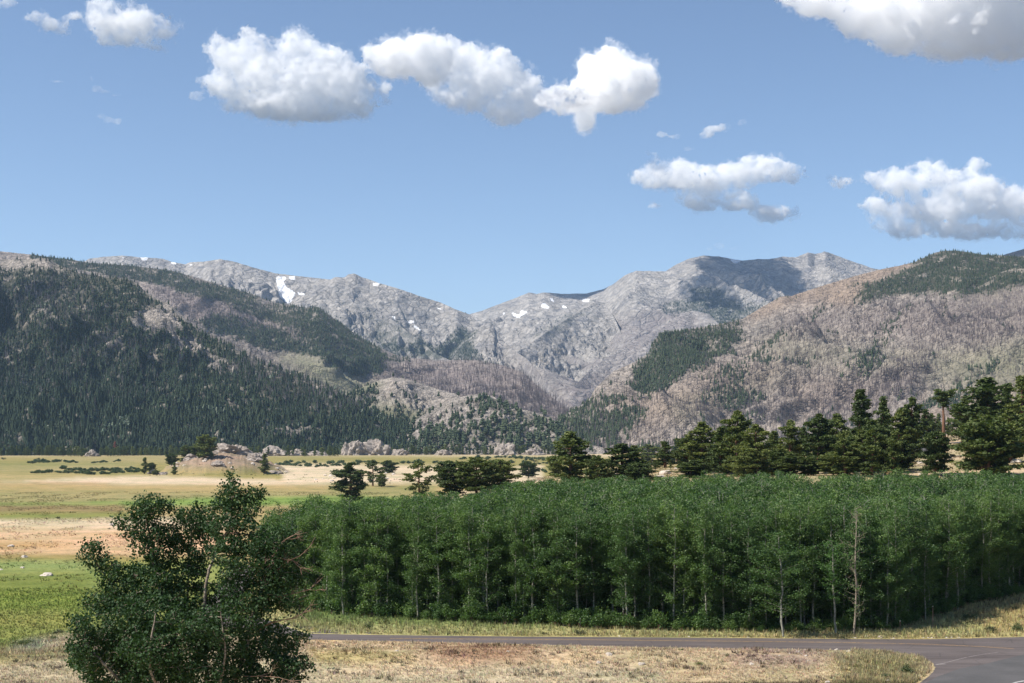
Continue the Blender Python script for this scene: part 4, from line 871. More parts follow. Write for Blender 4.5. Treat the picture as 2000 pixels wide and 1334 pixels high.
def proto_snag(r):
    V = []; T = []; n = 0
    for a in (0, 1.57):
        c, s = math.cos(a) * .022, math.sin(a) * .022
        V += [[-c, -s, 0], [c, s, 0], [c * .3, s * .3, 1], [-c * .3, -s * .3, 1]]; T += [[n, n + 1, n + 2], [n, n + 2, n + 3]]; n += 4
    for i in range(5):
        z = r.uniform(.3, .9); a = r.uniform(0, 6.28); L = r.uniform(.05, .11)
        V += [[0, 0, z], [0, 0, z + .03], [math.cos(a) * L, math.sin(a) * L, z + .04]]; T += [[n, n + 1, n + 2]]; n += 3
    return np.array(V), np.array(T)
pr_ = np.random.default_rng(5)
PROTO = {'spruce': [proto_spruce(pr_) for _ in range(6)], 'round': [proto_round(pr_) for _ in range(6)], 'snag': [proto_snag(pr_) for _ in range(5)]}
def scatter_on(layer_name, dens, spacing_px2, seed, xlim=(-350, 2350)):
    """random points on a mountain's front, even over its face as seen from the valley; dens: 0..1 per grid vertex"""
    L = LAYERS[layer_name]; V = L['V']; nb = L['nb']; r = np.random.default_rng(seed)
    px, py = L['px'], L['py']
    a = np.abs((px[1:, :-1] - px[:-1, :-1]) * (py[:-1, 1:] - py[:-1, :-1]))
    a = np.maximum(a, .25)
    d = .25 * (dens[1:, 1:] + dens[:-1, 1:] + dens[1:, :-1] + dens[:-1, :-1]) * a
    d[:, :nb] *= .5 * (np.arange(nb) >= nb - 1)
    m = (px[:-1, :-1] > xlim[0]) & (px[:-1, :-1] < xlim[1]); d = d * m
    n = int(d.sum() / spacing_px2)
    i = r.choice(d.size, n, p=(d / d.sum()).ravel()); ix, iy = np.unravel_index(i, d.shape)
    fx, fy = r.uniform(0, 1, (2, n))[:, :, None]
    p = V[ix, iy] * (1 - fx) * (1 - fy) + V[ix + 1, iy] * fx * (1 - fy) + V[ix, iy + 1] * (1 - fx) * fy + V[ix + 1, iy + 1] * fx * fy
    return p
def forest_mesh(name, pts, protos, hmin, hmax, mat, seed, wid=1.0, tint_c=.45, tint_s=.2):
    r = np.random.default_rng(seed); n = len(pts); k = r.integers(0, len(protos), n); VV = []; TT = []; AA = []; o = 0
    h = r.uniform(hmin, hmax, n) * np.clip(1.12 - pts[:, 2] / 900, .75, 1.1) * (1 + .15 * fbm(pts[:, 0] / 120, pts[:, 1] / 120, 2, 3)); rot = r.uniform(0, 6.283, n)
    ti = np.clip(tint_c + r.normal(0, tint_s, n) + .25 * fbm(pts[:, 0] / 60, pts[:, 1] / 60, 3, 77), 0, 1)
    w_ = r.uniform(.75, 1.3, n) * wid
    for j, (pv, ptr) in enumerate(protos):
        s = np.nonzero(k == j)[0]
        if not len(s): continue
        c, sn = np.cos(rot[s]), np.sin(rot[s])
        x = pv[None, :, 0] * c[:, None] - pv[None, :, 1] * sn[:, None]; y = pv[None, :, 0] * sn[:, None] + pv[None, :, 1] * c[:, None]
        hw = (h[s] * w_[s])[:, None]
        v = np.stack([x * hw, y * hw, pv[None, :, 2] * h[s][:, None] - .3], -1) + pts[s][:, None]
        VV.append(v.reshape(-1, 3)); TT.append((ptr[None] + (o + np.arange(len(s)) * len(pv))[:, None, None]).reshape(-1, 3)); AA.append(np.repeat(ti[s], len(pv))); o += len(s) * len(pv)
    return newmesh(name, np.concatenate(VV), np.concatenate(TT), [mat], attrs={'tint': np.concatenate(AA)})
def forest(name, lname, dens, sp, kind, hmin, hmax, mat, label, seed, **kw):
    pts = scatter_on(lname, dens, sp, seed)
    o = mobj(name, forest_mesh(name, pts, PROTO[kind], hmin, hmax, mat, seed, **kw)); tag(o, label, 'trees', kind='stuff'); return len(pts)
nt_ = 0
def nth(n): return str(n) + ('th' if 10 < n % 100 < 14 else {1: 'st', 2: 'nd', 3: 'rd'}.get(n % 10, 'th'))
def relabel(objs, fmt, rows=None):
    """number things from the left as seen in the photo"""
    objs = sorted(objs, key=lambda o: o.location.x / max(o.location.y, 1))
    for i, o in enumerate(objs): o['label'] = fmt.format(nth(i + 1))
LA, LB, LC, LD, LE, LF, LK, LH, LG = [LAYERS[q] for q in 'ABCDEFKHG']
nt_ += forest('conifer_forest', 'A', LA['fo'] * .97 + .03, 17, 'spruce', 6, 14, M_FARLEAF, 'dense dark conifer forest covering the near left hillside', 101, wid=1.15)
nt_ += forest('aspen_patches', 'A', np.clip(fbm(LA['V'][..., 0] / 90, LA['V'][..., 1] / 90 + LA['V'][..., 2] / 50, 3, 33) - .33, 0, 1) * 4 * (LA['py'] > 600) * LA['fo'], 40, 'round', 7, 11, leaf_mat('far_aspen_leaves', (.07, .10, .065), (.085, .12, .075), (.11, .14, .09), 0), 'paler grey-green broadleaf patches among the dark conifers of the left hillside', 102)
nt_ += forest('dead_conifers', 'A', np.clip(samp(mask([([(0, 545), (70, 535), (180, 545), (190, 640), (60, 650), (-300, 620)], 1, 12), ([(480, 690), (700, 780), (720, 810), (560, 790), (430, 720)], .8, 8), ([(-800, 600), (300, 620), (400, 720), (200, 760), (-800, 740)], .35, 20)]), LA['px'], LA['py']), 0, 1), 16, 'snag', 9, 14, M_SNAG, 'grey dead standing conifers mixed into the left hillside', 103, wid=1.4)
nt_ += forest('conifer_forest', 'B', LB['fo'], 6.5, 'spruce', 8, 14, M_FARLEAF, 'bands of dark conifer forest on the long slope behind the near left hill', 104, wid=1.1)
nt_ += forest('dead_conifers', 'B', np.clip(LB['bu'] * 1.0 + LB['fo'] * .15, 0, 1), 9, 'snag', 10, 15, M_SNAG, 'grey burned tree trunks standing on the long slope and the valley end', 105, wid=1.8)
nt_ += forest('conifer_forest', 'C', LC['fo'], 9, 'spruce', 10, 15, M_FARLEAF, 'dark conifers in the hollow under the snow-streaked far left range', 106, wid=1.3)
nt_ += forest('conifer_forest', 'D', LD['fo'], 9, 'spruce', 10, 16, M_FARLEAF, 'dark conifers on the lower flank of the far right range', 107, wid=1.3)
nt_ += forest('conifer_forest', 'G', LG['fo'], 9, 'spruce', 9, 14, M_FARLEAF, 'conifers climbing the foot of the small pointed crag in the valley head', 108, wid=1.3)
nt_ += forest('conifer_forest', 'E', np.clip(LE['fo'] + .42 * sstep(.10, .5, fbm(LE['V'][..., 0] / 110, LE['V'][..., 1] / 110, 4, 160)), 0, 1), 7, 'spruce', 6, 11, M_FARLEAF, 'dark conifer patches on the burned right hand mountain', 109, wid=1.15)
nt_ += forest('conifer_forest', 'H', LH['fo'], 7, 'spruce', 6, 11, M_FARLEAF, 'conifer stand in front of the wooded summit at the right edge', 110, wid=1.15)
nt_ += forest('dead_conifers', 'E', np.clip((LE['bu'] * .85 + .12) * (.55 + .7 * fbm(LE['V'][..., 0] / 130, LE['V'][..., 1] / 130, 3, 60)), 0, 1), 5.5, 'snag', 6, 11, M_SNAG, 'thin grey burned tree trunks standing all over the right hand mountain', 111, wid=2.1, tint_s=.3)
nt_ += forest('dead_conifers', 'H', LH['bu'], 10, 'snag', 6, 11, M_SNAG, 'burned tree trunks below the wooded summit at the right edge', 112, wid=2.1, tint_s=.3)
nt_ += forest('conifer_forest', 'F', LF['fo'] * .8 + .03, 26, 'round', 8, 14, M_FARLEAF, 'scattered pines on the bare topped rocky hill in the valley', 113, wid=1.0)
nt_ += forest('conifer_forest', 'K', LK['fo'] * .8 + .05, 40, 'round', 9, 16, M_FARLEAF, 'scattered pines on the pale rocky hill at the far edge of the meadow', 114, wid=.9)
print('far trees', nt_)

# ------------------------------------------------------------------ conifers along the far edge of the meadow: single trees
FARP = [pine_meshes(900 + i, 14, .12, 2.9 if i < 3 else 3.6, ['cone', 'cone', 'oval', 'round'][i % 4], 40, .9, .9, per=8) for i in range(5)]
def joined(name, tm, cm):
    """trunk and crown of a tree too far off to show them apart, as one mesh"""
    def arr(me):
        v = np.empty(len(me.vertices) * 3, np.float32); me.vertices.foreach_get('co', v); l = np.empty(len(me.loops), np.int32); me.loops.foreach_get('vertex_index', l); return v.reshape(-1, 3), l.reshape(-1, 4)
    v1, q1 = arr(cm); v2, q2 = arr(tm); t = np.empty(len(v1), np.float32); cm.attributes['tint'].data.foreach_get('value', t)
    return newmesh(name, np.concatenate([v1, v2]), np.concatenate([q1, q2 + len(v1)]), [cm.materials[0], tm.materials[0]], midx=np.concatenate([np.zeros(len(q1)), np.ones(len(q2))]), attrs={'tint': np.concatenate([t, 0 * v2[:, 0]])})
FARM = [joined('far_conifer', a, b) for a, b in FARP]
r_ = np.random.default_rng(44)
def far_tree(x, y, z, h, label, group, me=None, name='conifer'):
    o = mobj(name, me or FARM[r_.integers(0, 5)]); s = h / 14; w2 = s * r_.uniform(.85, 1.2)
    o.location = (x, y, z - .2); o.scale = (w2, w2, s); o.rotation_euler = (0, 0, r_.uniform(0, 6.28)); tag(o, label, 'tree', group); return o
_e1 = []; _e2 = []; _st = []
for i in range(190):
    px = -20 + 680 * (i + r_.uniform(0, 1)) / 190
    if (488 < px < 640 and r_.random() < .6) or 168 < px < 196: continue
    Y = 1880 + r_.uniform(-10, 90) + 40 * math.sin(px / 37); x = (px - CX) / F * Y
    _e1.append(far_tree(x, Y, -8, r_.uniform(9, 15), 'dark conifer in the long forest edge at the foot of the left hillside', 'conifers of the forest edge under the left hillside'))
for i in range(70):
    px = 640 + 480 * (i + r_.uniform(0, 1)) / 70
    if 668 < px < 770 and r_.random() < .6: continue
    Y = 2010 + r_.uniform(-30, 40); x = (px - CX) / F * Y
    _e2.append(far_tree(x, Y, -8, r_.uniform(9, 15), 'dark pine at the foot of the pale rocky hill beyond the meadow', 'pines at the foot of the rocky hill'))
relabel(_e1, '{} dark conifer from the left along the meadow-side forest edge below the left hill')
relabel(_e2, '{} dark pine from the left along the foot of the pale rocky hill')
tag(mobj('red_conifer', FARM[1]), 'single rusty red dead conifer low on the dark left hillside', 'tree')
o = bpy.data.objects['red_conifer']; o.data = FARM[1].copy(); o.data.materials[0] = M_REDFIR; _a = P(236, 862, 1990); o.location = (_a[0], 1960, 1.5); o.scale = (.8, .8, .7)

# ------------------------------------------------------------------ pines on the near hillside
PV = {
    'cone': [pine_meshes(11 + i, 15, [.08, .2, .12][i], 3.1, 'cone') for i in range(3)],
    'oval': [pine_meshes(31 + i, 15, [.07, .14, .1][i], 3.3, 'oval', 96) for i in range(3)],
    'round': [pine_meshes(51 + i, 11, .1, 4.3, 'round', 120, 1.3) for i in range(2)],
    'flat': [pine_meshes(71, 16, .68, 2.6, 'flat', 40)],
    'sparse': [pine_meshes(81, 10, .15, 3.2, 'oval', 34, .9, lean=.05)],
}
PH = {'cone': (15, 3.1), 'oval': (15, 3.3), 'round': (11, 4.3), 'flat': (16, 2.6), 'sparse': (10, 3.2)}
pine_no = 0
def pine(px, ptop, pbase, hw, kind, label, group=None, y0=235.0, Yf=None):
    global pine_no
    if Yf: Y = Yf; x = (px - CX) / F * Y; z = float(gz(np.array([x]), np.array([Y]))[0])
    else: x, Y, z = hit(px, pbase, y0, 1500)
    H = CZ + (HY - ptop) * Y / F - z; h0, r0 = PH[kind]
    H = max(H, 3)
    s = H / h0; sw = hw * Y / F / (r0 * .92) if hw else s * r_.uniform(1.0, 1.35)
    tm, cm = PV[kind][pine_no % len(PV[kind])]; pine_no += 1
    return tree_object('pine_tree', tm, cm, (x, Y, z - .1), r_.uniform(0, 6.28), (sw, sw, s), label, 'tree', group)
GP = 'pines of the dark stand on the right hillside'
for a in [
    (1437, 802, 930, 34, 'oval', 'tall broad pine with bare limbs near its top, left part of the hillside stand'),
    (1680, 762, 912, 34, 'cone', 'tallest pine in the middle of the stand, layered branches and pointed top'),
    (1844, 768, 868, 26, 'flat', 'pine with a long bare red trunk and small flat top above the upper road bend'),
    (1930, 738, 880, 60, 'oval', 'broad tall pine behind the bright round pine near the right edge'),
    (1932, 816, 936, 64, 'round', 'big bright green round pine in front of the stand near the right edge'),
    (1826, 846, 930, 32, 'round', 'small bushy pine standing in front of the upper road bend'),
    (1543, 820, 922, 26, 'oval', 'slim pine with clear trunk on open ground, left of the tallest pine'),
    (1115, 843, 955, 44, 'oval', 'large pine with open grey limbs standing alone over the back edge of the aspens'),
    (1166, 892, 958, 26, 'round', 'shrubby pine leaning against the right side of the lone large pine'),
    (1250, 906, 958, 34, 'round', 'low rounded pine beside pale boulders just behind the aspens'),
    (1215, 866, 945, 46, 'oval', 'wide spreading pine above the low rounded pine'),
    (1880, 778, 866, 30, 'cone', 'pine with thin red trunk right of the flat topped pine'),
    (2000, 736, 885, 38, 'cone', 'tall pine cut by the right edge of the photo'),
]: pine(*a)
for px, pt, pb, hw, kd in [(1370, 824, 926, 34, 'oval'), (1405, 835, 930, 26, 'cone'), (1480, 828, 932, 33, 'oval'), (1345, 852, 925, 26, 'round'), (1300, 862, 915, 26, 'cone'),
                           (1596, 808, 925, 33, 'oval'), (1634, 808, 918, 30, 'oval'), (1722, 776, 915, 28, 'cone'), (1755, 800, 905, 30, 'oval'), (1782, 776, 903, 26, 'oval'),
                           (1812, 800, 862, 24, 'cone'), (1762, 862, 922, 26, 'round'), (1700, 820, 922, 30, 'oval'), (1655, 845, 925, 26, 'round'), (1975, 800, 905, 36, 'oval'),
                           (1905, 790, 866, 34, 'oval'), (1962, 750, 880, 34, 'cone'), (1270, 868, 912, 28, 'oval'), (1240, 870, 920, 26, 'cone'), (1324, 858, 905, 22, 'cone'),
                           (1510, 842, 912, 22, 'cone'), (1570, 835, 912, 22, 'cone'), (1455, 860, 925, 24, 'cone'), (2040, 730, 900, 44, 'oval'), (2090, 720, 900, 44, 'cone'), (2150, 700, 900, 44, 'oval'), (2060, 800, 930, 44, 'round')]:
    _st.append(pine(px, pt, pb, hw, kd, 'dark green pine within the crowded stand on the right hillside', GP))
env = [(1170, 885), (1200, 872), (1250, 866), (1330, 860), (1370, 835), (1437, 812), (1480, 838), (1543, 828), (1600, 818), (1640, 816), (1680, 785), (1722, 786), (1755, 806), (1789, 786), (1844, 790), (1880, 786), (1930, 750), (1970, 765), (2000, 745), (2300, 700)]
for i in range(92):
    px = 1240 + 960 * (i + r_.uniform(0, 1)) / 92
    pt = np.interp(px, *zip(*env)) + r_.uniform(12, 42)
    gy = np.interp(px, [1200, 1300, 1500, 1700, 1850, 2000, 2200], [915, 905, 900, 882, 852, 840, 815]) + r_.uniform(2, 14)
    if 1800 < px < 1895: gy = 856 + r_.uniform(-3, 3)
    _st.append(pine(px, pt, gy, None, ['cone', 'oval'][i % 2], 'dark green', GP, y0=300))
for i in range(34):
    px = 1335 + 800 * (i + r_.uniform(0, 1)) / 46
    if 1765 < px < 1905: continue
    _q = pine(px, np.interp(px, *zip(*env)) + r_.uniform(34, 74), 925 + r_.uniform(-9, 9), r_.uniform(22, 34), ['oval', 'round', 'cone'][i % 3], 'x', GP, y0=235); _st.append(_q)
relabel(_st, '{} dark green pine from the left within the crowded stand on the right hillside')
# pines of the meadow edge behind the grove
pine(685, 904, 970, 34, 'oval', 'dense dark pine behind the left part of the aspens, standing on the meadow', Yf=560)
pine(820, 902, 968, 32, 'sparse', 'open crooked yellowish pine with gaps, left of the wide dark shrubby clump', Yf=430)
for a in [(728, 899, 940, 22, 'sparse', 'small gappy pine on pale ground just right of the dense dark meadow pine', None, 235, 780),
          (760, 900, 926, 17, 'round', 'small dark flat-topped pine on the pale rise between two meadow pines', None, 235, 960),
          (745, 925, 941, 10, 'round', 'little bush-like pine at the foot of the small gappy pine', None, 235, 770),
          (880, 903, 970, 36, 'round', 'left pine of the wide dark shrubby clump behind the aspens', None, 235, 350),
          (930, 896, 970, 42, 'round', 'middle pine of the wide dark shrubby clump behind the aspens', None, 235, 345),
          (978, 900, 968, 34, 'round', 'right pine of the wide dark shrubby clump behind the aspens', None, 235, 352),
          (1032, 902, 928, 20, 'round', 'small dark pine far behind, just right of the shrubby clump', None, 235, 900),
          (1085, 892, 930, 18, 'round', 'small pine at the left foot of the lone large pine', None, 235, 480)]:
    pine(*a)
# knoll in the meadow: its own small trees
for px, Y, h, hw, kd, lb in [(282, 1030, 12, 10, 'cone', 'slim leaning pine at the left end of the rocky knoll'), (296, 1040, 8, 9, 'round', 'small round pine right beside the slim leaning one on the knoll'),
                         (335, 1050, 9, 13, 'round', 'low pine on the left shoulder of the rocky knoll'), (362, 1075, 14, 15, 'oval', 'tall dark pine on the top of the knoll, left of the middle'),
                         (402, 1035, 17, 22, 'round', 'largest darkest pine on the front of the rocky knoll'), (385, 1080, 13, 16, 'oval', 'pine just behind the largest pine of the knoll'),
                         (432, 1095, 9, 13, 'round', 'small pine behind the crest, in the middle of the knoll'), (462, 1095, 11, 18, 'round', 'flat spreading pine behind the bare rock of the knoll'),
                         (480, 1090, 9, 12, 'round', 'small pine at the right end of the knoll crest'), (517, 1020, 14, 13, 'cone', 'lone pine just off the right foot of the rocky knoll'),
                         (340, 1000, 9, 8, 'cone', 'lone small pine on the bare front slope of the knoll, casting a shadow'), (304, 1010, 3.2, 8, 'round', 'low bush on the bare left slope of the knoll')]:
    x = (px - CX) / F * Y; z = float(gz(np.array([x]), np.array([Y]))[0]); ph, prr = PH[kd]
    s = h / ph; sw = hw * Y / F / (prr * .95); tm, cm = PV[kd][0 if kd != 'round' else pine_no % 2]; pine_no += 1
    tree_object('pine_tree', tm, cm, (x, Y, z - .2), r_.uniform(0, 6.28), (sw, sw, s), lb, 'tree')

# ------------------------------------------------------------------ aspen grove
AV = [aspen_meshes(200 + i, 11.5, [.04, .06, .14, .02, .09, .17, .03, .10][i], [1.75, 1.9, 1.6, 2.1, 1.8, 1.6, 1.95, 1.85][i]) for i in range(8)]
AB = [aspen_meshes(260 + i, 11.5, .25, 1.8, 2400, .2) for i in range(4)]
def yfront(px): return np.interp(px, [480, 540, 620, 700, 900, 1200, 1500, 1700, 1760, 1800, 1850, 1900, 2000, 2200], [178, 168, 160.5, 157, 151.5, 146.5, 144.2, 145, 147, 154, 160, 167, 177, 190])
def ytop(px): return np.interp(px, [500, 560, 600, 650, 700, 800, 900, 1000, 1100, 1250, 1400, 1500, 1600, 1700, 1800, 1900, 2000, 2300], [1010, 988, 972, 990, 983, 974, 976, 950, 942, 938, 934, 928, 940, 932, 928, 930, 934, 930])
gp = []
sp_ = 2.05
for iy in range(64):
    Y = 140 + iy * sp_ * .88
    for ix in range(-30, 60):
        x = (ix + (iy % 2) * .5) * sp_ + r_.uniform(-.75, .75); y = Y + r_.uniform(-.7, .7)
        px = CX + F * x / y
        if px < 522 or px > 2250: continue
        yf = yfront(px) + .8 * math.sin(x * .8) + r_.uniform(-.3, .6)
        if y < yf: continue
        if px < 600 and y > 200: continue
        z = float(gz(np.array([x]), np.array([y]), False)[0])
        hm_ = CZ + (HY - ytop(px)) * y / F - z
        wob = 1.1 * float(fbm(x / 7, y / 7, 2, 12))
        h = min(r_.uniform(10.6, 13.2) + wob, hm_ + r_.uniform(-2.4, .7) + wob * .9)
        if h < 4.2: continue
        gp.append((x, y, z, h, px, y - yf))
gp.sort(key=lambda g: g[5])
# the trees that show most: the front rows, then the tallest tops
front = gp[:300]; rest = gp[300:]
print('aspens', len(gp))
lab = {
    'front': ('pale trunked green aspen in the front rows of the grove along the road', 'aspens in the front rows of the grove'),
}
_rows = {}
for i, (x, y, z, h, px, d) in enumerate(front):
    tm, cm = AV[r_.integers(0, 8)]; s = h / 11.5; sw = s ** .5 * r_.uniform(.8, 1.3)
    _rows.setdefault(min(int(d / 1.8), 4), []).append(tree_object('aspen_tree', tm, cm, (x, y, z - .05), r_.uniform(0, 6.28), (sw, sw, s), lab['front'][0], 'tree', lab['front'][1]))
for k_, v_ in _rows.items(): relabel(v_, '{} green aspen from the left in the ' + ['first', 'second', 'third', 'fourth', 'fifth'][k_] + ' row back from the road')
for px, pt, pb, lb, v in [(1665, 985, 1240, 'bare dying aspen with long white trunk and thin reddish twigs at the grove front', 'dead'),
                       (1528, 1040, 1243, 'thickest pale trunked aspen at the road edge of the grove, with a low spreading branch', 'thick'),
                       (1635, 1050, 1240, 'bright yellow-green young aspen just left of the bare dying one', 'bright'),
                       (1022, 1055, 1217, 'aspen with a clean bright white lower trunk in the middle of the grove front', 'slim'),
                       (1868, 1060, 1190, 'slim aspen at the corner where the grove meets the grassy slope', 'slim')]:
    Y = CZ * F / (pb - HY); x = (px - CX) / F * Y
    z = float(gz(np.array([x]), np.array([Y]))[0]); H = CZ + (HY - pt) * Y / F - z
    if v == 'dead': tm, cm = aspen_meshes(301, 12, .14, 1.5, 900, .13, dead=True)
    elif v == 'thick': tm, cm = aspen_meshes(302, 12, .18, 2.1, 6800)
    elif v == 'bright':
        tm, cm = aspen_meshes(303, 12, .3, 1.5, 2600); cm.materials[0] = leaf_mat('young_aspen_leaves', (.05, .11, .03), (.07, .15, .035), (.12, .21, .05), .3)
    else: tm, cm = aspen_meshes(304 + px, 12, .26, 1.3, 2200)
    s = H / 12; sw = {'thick': 1.35, 'dead': 1.1}.get(v, 1.0)
    tree_object('aspen_tree', tm, cm, (x, Y - (.6 if v != 'bright' else -.5), z - .05), 1.0, (sw, sw, s), lb, 'tree')
_sp = []
SAP = [shrub_mesh(480 + i, .9, 1.5, 700, .15, M_ASPLEAF, 12) for i in range(3)]  # aspen saplings, undergrowth set over the trunk bottoms of the grove
for i in range(170):
    px = 560 + 1500 * (i + r_.uniform(0, 1)) / 170; Y = float(yfront(px)) + r_.uniform(-.4, 2.2); x = (px - CX) / F * Y
    o = mobj('aspen_sapling', SAP[i % 3]); q = r_.uniform(.6, 1.25) * (.75 if 1380 < px < 1760 else 1.1); o.location = (x, Y, float(gz(np.array([x]), np.array([Y]))[0])); o.scale = (q, q, q * r_.uniform(.7, 1.3)); o.rotation_euler = (0, 0, r_.uniform(0, 6.28)); tag(o, 's', 'bush', 'leafy aspen saplings along the foot of the grove'); _sp.append(o)
relabel(_sp, '{} leafy green aspen sapling from the left along the foot of the grove front')
# the rest of the grove: one object, trees placed on points
pc = bpy.data.collections.new('aspen_kinds')
for i, (tm, cm) in enumerate(AB): pc.objects.link(bpy.data.objects.new('aspen_kind', joined('aspen_whole', tm, cm)))
def instanced(name, pts, rot, scl, idx, coll, label, cat):
    me = bpy.data.meshes.new(name); me.vertices.add(len(pts)); me.vertices.foreach_set('co', np.asarray(pts, np.float32).ravel())
    for k_, a, ty in (('rz', rot, 'FLOAT'), ('kind_index', idx, 'INT')):
        at = me.attributes.new(k_, ty, 'POINT'); at.data.foreach_set('value', np.asarray(a, np.float32 if ty == 'FLOAT' else np.int32))
    at = me.attributes.new('scl', 'FLOAT_VECTOR', 'POINT'); at.data.foreach_set('vector', np.asarray(scl, np.float32).ravel())
    o = mobj(name, me); tag(o, label, cat, kind='stuff')
    g = bpy.data.node_groups.new(name, 'GeometryNodeTree'); g.interface.new_socket('Geometry', in_out='INPUT', socket_type='NodeSocketGeometry'); g.interface.new_socket('Geometry', in_out='OUTPUT', socket_type='NodeSocketGeometry')
    N_ = g.nodes; a = N_.new('NodeGroupInput'); b = N_.new('NodeGroupOutput'); ip = N_.new('GeometryNodeInstanceOnPoints'); ci = N_.new('GeometryNodeCollectionInfo')
    ci.inputs['Collection'].default_value = coll; ci.inputs['Separate Children'].default_value = True; ci.inputs['Reset Children'].default_value = True
    def na(nm, ty):
        q = N_.new('GeometryNodeInputNamedAttribute'); q.data_type = ty; q.inputs['Name'].default_value = nm; return q.outputs['Attribute']
    cx = N_.new('ShaderNodeCombineXYZ'); g.links.new(na('rz', 'FLOAT'), cx.inputs[2])
    er = N_.new('FunctionNodeEulerToRotation'); g.links.new(cx.outputs[0], er.inputs[0])
    g.links.new(a.outputs[0], ip.inputs['Points']); g.links.new(ci.outputs[0], ip.inputs['Instance']); ip.inputs['Pick Instance'].default_value = True
    g.links.new(na('kind_index', 'INT'), ip.inputs['Instance Index']); g.links.new(er.outputs[0], ip.inputs['Rotation']); g.links.new(na('scl', 'FLOAT_VECTOR'), ip.inputs['Scale'])
    g.links.new(ip.outputs[0], b.inputs[0]); m_ = o.modifiers.new('grow', 'NODES'); m_.node_group = g
    return o
R = np.array([(x, y, z, h) for x, y, z, h, _, _ in rest])
sw = (R[:, 3] / 11.5) ** .5 * r_.uniform(.9, 1.15, len(R))
instanced('aspen_grove', R[:, :3], r_.uniform(0, 6.28, len(R)), np.stack([sw, sw, R[:, 3] / 11.5], -1), r_.integers(0, 4, len(R)), pc, 'sea of green aspen tops filling the grove behind its front rows', 'trees')
# ------------------------------------------------------------------ the big cottonwood in front (trunks, branches grown into its lobes, leaves at the twig ends)
from mathutils import kdtree
TY = 50.0
def W(px, py, dy=0.0):
    return np.array(P(px, py, TY + dy)) * [1, 1, 1]
stems = [
    [(386, 1465, 0), (372, 1380, .2), (352, 1290, .5), (334, 1210, .6), (306, 1120, .4), (297, 1050, .3), (285, 985, .2)],
    [(398, 1465, 0), (408, 1360, -.2), (404, 1260, -.3), (399, 1190, -.2), (404, 1125, -.1), (420, 1074, 0), (446, 1030, .1), (456, 985, .2), (452, 940, .3)],
    [(384, 1465, .2), (345, 1370, .8), (285, 1280, 1.3), (240, 1190, 1.5), (215, 1130, 1.4), (180, 1082, 1.3)],
    [(402, 1465, 0), (440, 1370, -.8), (480, 1270, -1.3), (505, 1180, -1.4), (528, 1110, -1.2), (545, 1060, -1)],
    [(404, 1465, 0), (470, 1385, .8), (535, 1310, 1.2), (580, 1262, 1.4)],
    [(380, 1465, 0), (290, 1385, -1.2), (215, 1310, -1.8), (152, 1238, -1.7)],
    [(392, 1465, 0), (376, 1370, 1.8), (366, 1230, 2.4), (368, 1110, 2.2), (374, 1020, 1.8)],
    [(396, 1465, 0), (420, 1380, -2), (440, 1280, -2.8), (430, 1190, -2.6)],
    [(386, 1465, 0), (330, 1390, -2.2), (290, 1300, -3), (300, 1200, -2.8)],
    [(390, 1465, 0), (300, 1395, 2), (230, 1330, 2.6), (170, 1290, 2.2)],
    [(404, 1465, 0), (500, 1400, -1.5), (560, 1330, -1.8), (600, 1305, -1.6)],
]
